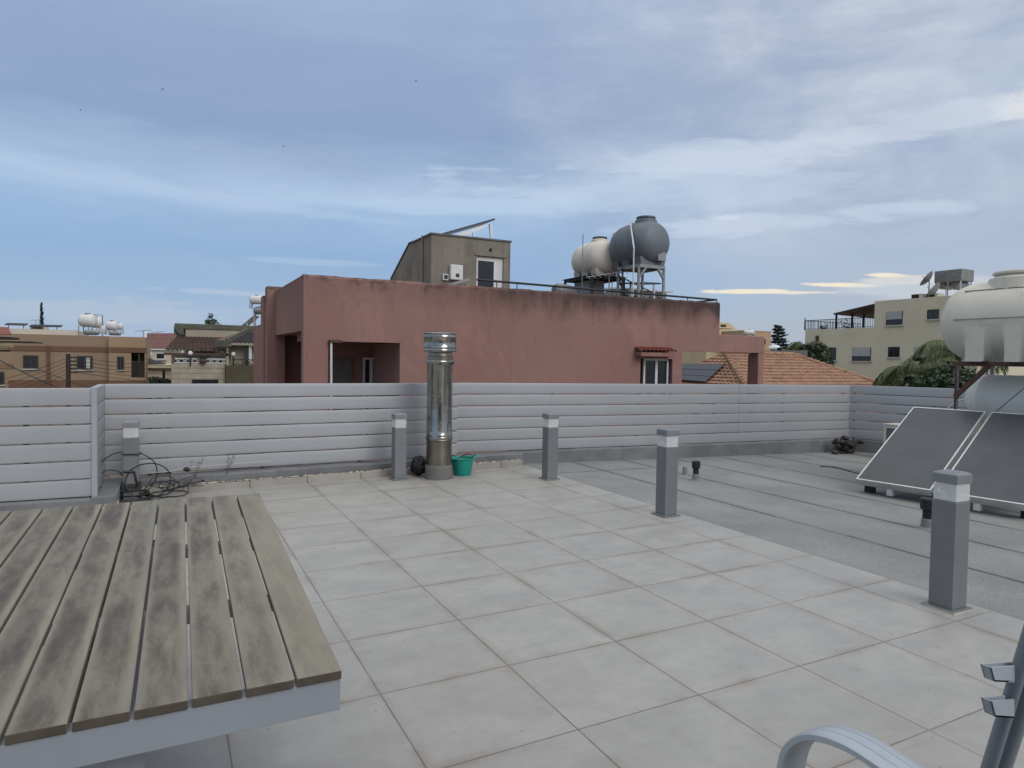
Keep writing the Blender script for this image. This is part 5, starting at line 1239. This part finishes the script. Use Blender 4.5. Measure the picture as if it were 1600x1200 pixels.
# dark canopy beams and red roof edge at the far left
Yp = 30.0
cn = thing('canopy', 'dark flat canopy with a red roof edge, farthest left in the view', 'canopy', (at(0, 530, Y=Yp).x, Yp, -7))
def ybox(px0, py0, px1, py1, Y, dep): 
    a_, b_ = at(px0, py0, Y=Y), at(px1, py1, Y=Y); return MB().box(a_.x, Y, b_.z, b_.x, Y+dep, a_.z)
ybox(-90, 530.5, 50, 535.5, Yp, 2.4).build('lower_beam', m_iron, cn); ybox(-90, 524, 18, 530, Yp+.5, 1.5).build('upper_beam', m_iron, cn)
mb = MB(); a_, b_ = at(-90, 523.5, Y=Yp+.4), at(18, 523.5, Y=Yp+.4); mb.prism([a_, b_, b_+Vector((-.3, 1.2, .28)), a_+Vector((0, 1.2, .34))], (0, 0, .04)); mb.build('roof_edge', M('faded_red_tile', (126, 74, 66), rough=.85, var=.15, scale=4), cn)
for px_ in (-70, -20): q = at(px_, 536, Y=Yp+.3); MB().box(q.x-.08, Yp+.2, -7, q.x+.08, Yp+.36, q.z).build('post', m_iron, cn)
sg = thing('awning_case', 'black and white awning case under the dark canopy at the far left', 'awning', (at(5, 547, Y=Yp+2).x, Yp+2, at(5, 550, Y=Yp).z)); ybox(-30, 543.5, 12, 546, Yp+2, .4).build('cover', m_white, sg); ybox(-30, 546.2, 14, 549.5, Yp+2, .4).build('case', m_black, sg)
ybox(-60, 536.5, 17, 543, Yp+2.6, .5).build('back_panel', m_sand, sg)

# utility pole and wires
q = at(106.5, 553, Y=30); z = q.z
up_l = thing('utility_pole', 'dark wooden utility pole with five insulators in front of the tan building', 'utility pole', (q.x, 30, -7))
MB().tube([(q.x, 30, -7), (q.x, 30, z)], [.11, .075], 10).build('pole', M('dark_wood', (52, 40, 42), rough=.85, var=.2, scale=4), up_l)
ins = []
for i in range(5):
    zi = at(112, 558.5+5.8*i, Y=30).z; MB().lathe([(.02, 0), (.035, .04), (.02, .08), (.035, .12), (.03, .22), (.01, .24)], (q.x+.07, 30, zi), (1, 0, 0), 8).build('insulator', m_iron, up_l); ins.append(Vector((q.x+.3, 30, zi)))
def wire_obj(a_, b_, sag, lab='thin overhead wire running to the utility pole', r_=.010, grp='overhead wires'):
    pts_ = [Vector(a_).lerp(Vector(b_), i/14)-Vector((0, 0, sag*4*(i/14)*(1-i/14))) for i in range(15)]
    return solo('overhead_wire', MB().tube(pts_, r_, 5), m_cable, lab, 'wire', grp)
ordn = ['topmost', 'second from top', 'middle', 'fourth from top', 'lowest']
for i, p_ in enumerate(ins):
    e = atd(300, 571+i*7, 38); wire_obj(p_, e, .12, ordn[i]+' of the five thin wires running right from the utility pole')
    e = atd(-20, 597+i*9, 26); wire_obj(p_-Vector((.3, 0, 0)), e, .1, ordn[i]+' of the five thin wires running left from the utility pole', r_=.008, grp='overhead wires left of the pole')
wire_obj(atd(-25, 549, 24), atd(92, 606, 22), .06, 'thick service cable slanting down past the left window of the tan building', r_=.019, grp=None)
wire_obj(atd(60, 577, 24), atd(140, 606, 24), .02, 'thinner service cable slanting down to the foot of the utility pole', r_=.012, grp=None)

# tanks on the tan building
dT = 55
small_tank(124, 150, 490, 512, dT, 'largest white tank on the tan building roof, at its left end', legs=.55)
small_tank(139, 160, 495, 513, dT+2, 'white tank just right of the largest one, with a dark mark', legs=.5)
small_tank(166, 184, 501, 517, dT-1, 'white tank with dark lid right of the small upright cylinder', legs=.35)
small_tank(178, 192, 504, 515.5, dT+2, 'smallest white tank, rightmost on the tan building roof', legs=.35)
small_tank(130, 156, 515, 524, dT-1.5, 'silver cylinder lying under the largest white tank', cat='boiler', mat_=m_gal, nm='hot_water_cylinder')
small_tank(170, 190, 517.5, 524.5, dT-1.5, 'silver cylinder lying under the smaller white tanks', cat='boiler', mat_=m_gal, nm='hot_water_cylinder')
c_ = atd(162.5, 522, dT); cyv = MB().lathe([(.22, 0), (.25, .05), (.25, .55), (.2, .66), (.05, .70)], (c_.x, c_.y, c_.z), n=18); solo('hot_water_cylinder', cyv, m_white, 'small upright white cylinder between the roof tanks', 'boiler', smooth=True)
c_ = atd(160, 492, dT); rr = MB().tube([(c_.x, c_.y, ztn), c_, atd(145, 492, dT)], .03, 6); solo('bent_pipe', rr, m_iron, 'thin bent pipe rising over the white roof tanks', 'pipe')

def aerial(px_, py_, py0, d, w_, lab):
    c_ = atd(px_, py_, d); b_ = atd(px_, py0, d); mb = MB().tube([b_, c_], .03, 6); u = Vector((.9, .3, .12)).normalized()
    mb.tube([c_-u*w_, c_+u*w_], .025, 5)
    for k_ in range(6):
        q = c_+u*w_*(-.9+.36*k_); mb.tube([q-Vector((-.1, .3, 0)), q+Vector((-.1, .3, 0))], .015, 4)
    solo('aerial', mb, m_gal, lab, 'aerial', 'television aerials on the left-hand roofs')
aerial(224, 516.5, 530, 52, .55, 'television aerial on the roof corner right of the tan building'); aerial(246, 518.5, 525, 60, .5, 'television aerial above the dull red roof'); aerial(56, 500, 520, 70, .5, 'television aerial left of the cypress')
# cypress
c_ = atd(65, 475, 66); cyp = thing('cypress_tree', 'slim dark cypress rising behind the tan building', 'tree', (c_.x, c_.y, -7))
MB().tube([(c_.x, c_.y, -7), c_-Vector((0, 0, .6))], [.2, .03], 8).build('trunk', m_trunk, cyp)
mb = MB()
for i in range(46):
    z = c_.z-i*.14; rr = min(.42, .05+i*.012)*random.uniform(.8, 1.1); leaves(mb, (c_.x+random.uniform(-.05, .05), c_.y, z), (rr, rr, .16), 60, .09, .2)
mb.build('crown', m_leaf2, cyp)
# pale far building with flat collectors
Yw = 75
pb = thing('apartment_building', 'long pale building beyond the tan roof at the left', 'building', (at(50, 515, Y=Yw).x, Yw+5, -7)); m_pale = render_mat('pale_render', (196, 184, 170), streak=.1, bscale=5)
a_, b_ = at(-60, 511, Y=Yw), at(121, 519, Y=Yw); MB().box(a_.x, Yw, -7, b_.x, Yw+10, a_.z).build('wall', m_pale, pb)
a_, b_ = at(47, 508.5, Y=Yw+2), at(66, 514, Y=Yw+2); MB().box(a_.x, Yw+2, at(50, 515, Y=Yw+2).z, b_.x, Yw+6, a_.z).build('stair_tower', m_pale, pb)
for (x0, x1, y_, lab) in ((7, 40, 508, 'left thin dark solar panel edge-on above the pale building'), (45, 95, 510.5, 'right thin dark solar panel edge-on behind the cypress')):
    a_, b_ = at(x0, y_, Y=Yw+1), at(x1, y_+1, Y=Yw+1); so2 = thing('photovoltaic_array', lab, 'solar panel', ((a_.x+b_.x)/2, Yw+2, a_.z-.4), 'edge-on solar panels on the pale building')
    MB().prism([a_, b_, b_+Vector((0, 1.4, .2)), a_+Vector((0, 1.4, .2))], (0, 0, .07)).build('panel', m_iron, so2)
    for q in (a_.lerp(b_, .15), a_.lerp(b_, .85)): MB().beam((q.x, q.y+.5, at(50, 515, Y=Yw).z-.1), (q.x, q.y+.5, q.z+.05), .06).build('strut', m_gal, so2)

# ================================================================= HOUSES BETWEEN THE TAN AND PINK BUILDINGS
m_dullred = M('dull_red_tile', (122, 90, 86), rough=.9, var=.08, scale=2); m_ivory = render_mat('ivory_render', (190, 182, 160), streak=.12, bscale=8)
Yh = 62.0
rh = thing('house', 'ivory house with a dull red pitched roof just right of the tan building', 'house', (at(250, 560, Y=Yh).x, Yh+3, -7))
a_, b_, c_, d_ = at(226, 546, Y=Yh), at(284, 547, Y=Yh), at(276, 521, Y=Yh+3), at(227, 521, Y=Yh+3)
rf_ = MB(); tiled_slope(rf_, a_, b_, at(292, 521, Y=Yh+3), d_, 26, 12, .04, .03); rf_.build('roof', m_dullred, rh)
MB().box(at(219, 546, Y=Yh).x, Yh+.3, -7, b_.x, Yh+6, a_.z-.02).build('wall', m_ivory, rh)
gv = MB(); gv.prism([at(226, 546, Y=Yh-.05), at(228, 546, Y=Yh-.05), at(229.5, 521, Y=Yh+2.95), at(227.5, 521, Y=Yh+2.95)], (0, 0, .15)); gv.build('verge', m_white, rh)
a_, b_ = at(243, 551, Y=Yh+.3), at(258, 561.5, Y=Yh+.3); wf = MB().box(a_.x, Yh+.26, b_.z, b_.x, Yh+.297, a_.z).build('window', m_wframe, rh)
MB().box(a_.x+.07, Yh+.24, b_.z+.07, b_.x-.07, Yh+.258, a_.z-.07).build('pane', m_glass, wf); MB().box(a_.x-.1, Yh+.1, b_.z-.08, b_.x+.1, Yh+.29, b_.z-.01).build('sill', m_sill, wf)
small_tank(226, 238, 548, 560, 55, 'white round tank beside the corner of the tan building', legs=1.0)
Yi = 50.0
wh = thing('house', 'low ivory house with a dark lean-to roof, lowest between the tan and stone-walled houses', 'house', (at(248, 580, Y=Yi).x, Yi+3, -7))
a_, b_ = at(220, 569.5, Y=Yi), at(271, 575, Y=Yi); MB().box(a_.x, Yi, -7, b_.x, Yi+6, b_.z).build('wall', m_ivory, wh)
MB().box(a_.x, Yi-.35, b_.z, b_.x, Yi+6, a_.z).build('flat_roof', m_ivory, wh)
mb = MB(); mb.prism([at(222, 569, Y=Yi), at(259, 569.2, Y=Yi), at(230, 560, Y=Yi+1.5), at(222, 560, Y=Yi+1.5)], (0, 0, .05)); mb.build('lean_to_roof', m_iron, wh)
a_, b_ = at(254, 579, Y=Yi), at(258, 592, Y=Yi); MB().box(a_.x, Yi-.03, b_.z, b_.x, Yi-.002, a_.z).build('window', m_glass, wh)
bush_tree(246, 602, 40, (1.0, .8, .55), 'leafy green bush showing just above the fence between the left houses', nm='bush', clumps=26, per=70, size=.10)
bush_tree(262, 600, 41, (.3, .4, .5), 'small dark shrub beside the stone-walled house', nm='bush', clumps=10, per=50, size=.08)

# --- stone-walled house with dark tiled roofs
YG = 36.0
m_stone = M('stone_cladding', (158, 150, 132), rough=.9, var=.14, scale=3, bump=.6, bscale=12)
t, b = parts(m_stone); g = t.nodes.new('ShaderNodeNewGeometry'); X, Y, Z = sxyz(t, g.outputs['Position'])
rowz = (Z/.26).frac(); ln_ = (rowz.min(rowz.inv())).step(.10, .03)
t.links.new(mixc(t, ln_*.55, b.inputs['Base Color'].links[0].from_socket, lin((84, 78, 68))), b.inputs['Base Color'])
m_dtile = M('dark_brown_tile', (78, 60, 52), rough=.85, var=.28, scale=3, dirt=(4, .56, .6), dirtc=(128, 112, 98)); m_olive = M('weathered_concrete_fascia', (92, 92, 80), rough=.9, var=.2, scale=2.5, dirt=(2.5, .5, .5), dirtc=(70, 74, 60)); m_wallc = render_mat('greige_render', (160, 152, 134), streak=.2, bscale=8)
sh_ = thing('house', 'stone-walled house with dark tiled roofs and a lattice balcony left of the pink house', 'house', (at(340, 570, Y=YG).x, YG+4, -7))
gx = lambda px_, Y=YG: at(px_, 560, Y=Y).x
z_ = lambda px_, py_, Y=YG: at(px_, py_, Y=Y).z
# upper flat roof + wall
mb = MB(); a_ = at(273, 505, Y=YG+3); b_ = at(440, 513, Y=YG+3); mb.prism([(a_.x, YG+3, a_.z), (a_.x, YG+3, a_.z-.26), (a_.x+.28, YG+3.05, z_(281, 523, YG+3)), (a_.x+.45, YG+3.05, z_(281, 523, YG+3)), (a_.x+.42, YG+3, a_.z-.26), (b_.x, YG+3, a_.z-.24), (b_.x, YG+3, a_.z)], (0, 7, 0)); mb.build('flat_roof', m_olive, sh_)
mb = MB(); mb.box(a_.x+.5, YG+3.06, -7, b_.x, YG+9, a_.z-.27); mb.build('upper_wall', m_wallc, sh_)
# left tiled roof
e0, e1 = at(256, 550, Y=YG), at(357, 553, Y=YG); e1.z = e0.z; r0_, r1_ = at(277, 526, Y=YG+3.3), at(352, 528, Y=YG+3.3); r1_.z = r0_.z
mb = MB(); tiled_slope(mb, e0, e1, r1_, r0_, 15, 9, .06, .05); rr_ = mb.build('roof', m_dtile, sh_)
MB().prism([e0+Vector((0, 0, -.02)), e1+Vector((0, 0, -.02)), e1+Vector((0, 0, -.14)), e0+Vector((0, 0, -.14))], (0, .06, 0)).build('eave_board', m_dtile, rr_)
# right hipped roof with concrete verge
h0, h1 = at(356, 538, Y=YG-.3), at(440, 538, Y=YG-.3); h1.z = h0.z; k0, k1 = at(386, 519, Y=YG+1.6), at(440, 520, Y=YG+1.6); k1.z = k0.z
mb = MB(); tiled_slope(mb, h0, h1, k1, k0, 13, 6, .05, .04); mb.build('roof', M('slate_dark_tile', (52, 48, 50), rough=.85, var=.15, scale=3), sh_)
v0, v1 = at(337, 531, Y=YG+.2), at(388, 514.5, Y=YG+1.8)
mb = MB(); w0 = at(354, 533.5, Y=YG-.4); mb.prism([v0, w0, w0.lerp(k0, 0)+Vector((0, 0, 0)), v0-Vector((0, 0, .2))], (0, .02, 0))
mb.prism([v0, w0, k0, v1], (0, 0, -.10)); mb.build('brown_slope', M('brown_tile_slope', (104, 78, 68), rough=.85, var=.15, scale=4), sh_)
MB().beam(w0+Vector((0, -.05, 0)), k0+Vector((0, -.05, .05)), .12, .28).build('verge_beam', m_olive, sh_)
MB().beam(v0+Vector((0, -.1, -.15)), w0+Vector((0, -.05, -.12)), .12, .30).build('verge_beam', m_olive, sh_)
MB().beam(k0, k1, .14, .14).build('ridge', m_olive, sh_)
# walls
zb3 = z_(300, 568); mb = MB(); mb.box(gx(268), YG+.6, zb3, gx(357, YG+.6), YG+4, e0.z-.05); mb.build('balcony_back_wall', m_wallc, sh_)
mb = MB(); mb.box(gx(361), YG+.5, -7, gx(440), YG+4, h0.z-.02); mb.build('right_wall', m_wallc, sh_)
mb = MB(); mb.box(gx(268), YG+.1, -7, gx(352), YG+4.5, zb3-.01); mb.build('stone_wall', m_stone, sh_)
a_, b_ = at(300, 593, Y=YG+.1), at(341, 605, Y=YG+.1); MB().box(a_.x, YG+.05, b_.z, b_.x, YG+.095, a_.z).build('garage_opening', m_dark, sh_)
mb = MB(); mb.box(gx(352)+.01, YG-.25, -7, gx(440), YG+.4, z_(380, 571)); mb.build('olive_wall', M('olive_paint', (76, 70, 52), rough=.85, var=.15, scale=1), sh_)
for px_, mt in ((386.5, m_brownf), (391, m_wframe), (356, m_wallc)):
    q = gx(px_); MB().box(q-.07, YG+.0, z_(px_, 571), q+.07, YG+.14, h0.z-.03).build('pillar', mt, sh_)
# lattice railing
rm = MB(); zr_ = z_(300, 560.5); z2_ = zb3
for (p0, p1) in ((273, 355), (365, 412)):
    zz1, zz0 = (zr_, z2_) if p0 < 300 else (z_(385, 562), z_(385, 570.5)); yy = YG+.12 if p0 < 300 else YG-.2
    x0, x1 = gx(p0), gx(p1); rm.beam((x0, yy, zz1), (x1, yy, zz1), .05); rm.beam((x0, yy, zz0+.03), (x1, yy, zz0+.03), .04)
    n_ = int((x1-x0)/.26)
    for i in range(n_):
        xx = x0+(x1-x0)*i/n_; xe = x0+(x1-x0)*(i+1)/n_; rm.beam((xx, yy, zz0), (xe, yy, zz1), .025); rm.beam((xe, yy, zz0), (xx, yy, zz1), .025)
    if p0 > 300: rm.build('balcony_railing', m_brownf, sh_)
    else:
        rm.build('balcony_railing', m_wframe, sh_); rm = MB()
ybox(273, 561, 291, 568, YG+.14, .1).build('dark_panel', m_iron, sh_); ybox(341, 561, 352, 568, YG+.14, .1).build('dark_panel', m_iron, sh_)
for (px_, py_, lab) in ((297.5, 552, 'white globe lamp above the middle of the stone wall'), (364.5, 553.5, 'white globe lamp above the olive wall'), (359.5, 539, 'small white globe lamp high beside the dark tiled roof')):
    c_ = at(px_, py_, Y=YG-.1); s_ = .11 if py_ > 545 else .075; lp = thing('globe_lamp', lab, 'lamp', (c_.x, c_.y, c_.z-.5), 'globe lamps of the stone-walled house')
    MB().lathe([(s_*math.sin(math.pi*i/10), -s_*math.cos(math.pi*i/10)) for i in range(11)], c_, n=16).build('globe', m_white, lp, smooth=True)
    MB().tube([(c_.x, c_.y, c_.z-.62), (c_.x, c_.y, c_.z-s_)], .035, 8).build('post', m_iron, lp)
c_ = at(317, 567.5, Y=YG-.02); pp_ = thing('potted_plant', 'dark spreading potted plant on the stone wall balcony', 'plant', (c_.x, c_.y, c_.z)); MB().lathe([(.12, 0), (.17, .12), (.10, .2)], c_, n=12).build('pot', m_rust, pp_)
lm = MB()
for i in range(40):
    a_ = random.random()*6.28; e = c_+Vector((math.cos(a_)*.32, math.sin(a_)*.2, .38+random.uniform(-.1, .1))); s0 = c_+Vector((0, 0, .15)); w_ = Vector((.02, .01, 0)); lm.quad(s0-w_, s0+w_, e)
lm.build('leaves', m_leaf2, pp_)
bush_tree(404, 557, 35, (.28, .4, .42), 'green shrub on the balcony against the pink house', nm='bush', clumps=14, per=50, size=.06)
bush_tree(330, 505, 62, (.75, .75, .8), 'small round tree top showing above the flat roof', clumps=18, per=50, size=.10)
# rooftop water heater beside the pink house
small_tank(390, 412, 461, 476, 44, 'white tank on a rooftop frame just left of the pink house', legs=.3)
small_tank(396, 415, 479, 492, 44, 'silver cylinder below the white tank left of the pink house', cat='boiler', mat_=m_gal, legs=.9, nm='hot_water_cylinder')
a_, b_ = atd(373, 512, 44), atd(397, 492, 44); scl = thing('solar_collector', 'blue-grey collector sloping up to the cylinder left of the pink house', 'solar collector', (a_.x, a_.y, a_.z))
MB().prism([a_, b_, b_+Vector((-.04, 0, -.08)), a_+Vector((-.04, 0, -.08))], (.5, 1.6, 0)).build('panel', M('blue_grey_glass', (118, 132, 148), rough=.3), scl)
for f_ in (.5, .95): q = a_.lerp(b_, f_); MB().beam((q.x+.1, q.y, a_.z-.3), q+Vector((.02, 0, -.08)), .05).build('strut', m_alu, scl)

# ================================================================= BIRDS
for (px_, py_, s_, lab) in ((650, 127, .17, 'small dark bird highest and farthest right in the sky'), (254, 139.5, .15, 'small dark bird in the upper left sky'), (443, 229, .15, 'small dark bird in the middle of the left sky'), (126, 172, .10, 'tiny bird farthest left in the sky')):
    c_ = atd(px_, py_, 60); mb = MB(); u = Vector((.8, .4, .3)).normalized()
    mb.lathe([(.004, -.12), (.03, -.05), (.035, .03), (.015, .09), (.004, .12)], c_, (.3, -.9, .1), 8)
    for sg in (-1, 1): mb.add([c_+Vector((0, -.04, 0)), c_+Vector((0, .05, 0)), c_+u*sg*s_+Vector((0, .03, .05)), c_+u*sg*s_*.6+Vector((0, -.03, .06))], [(0, 1, 2, 3)])
    solo('bird', mb, m_black, lab, 'bird', 'birds in the sky')
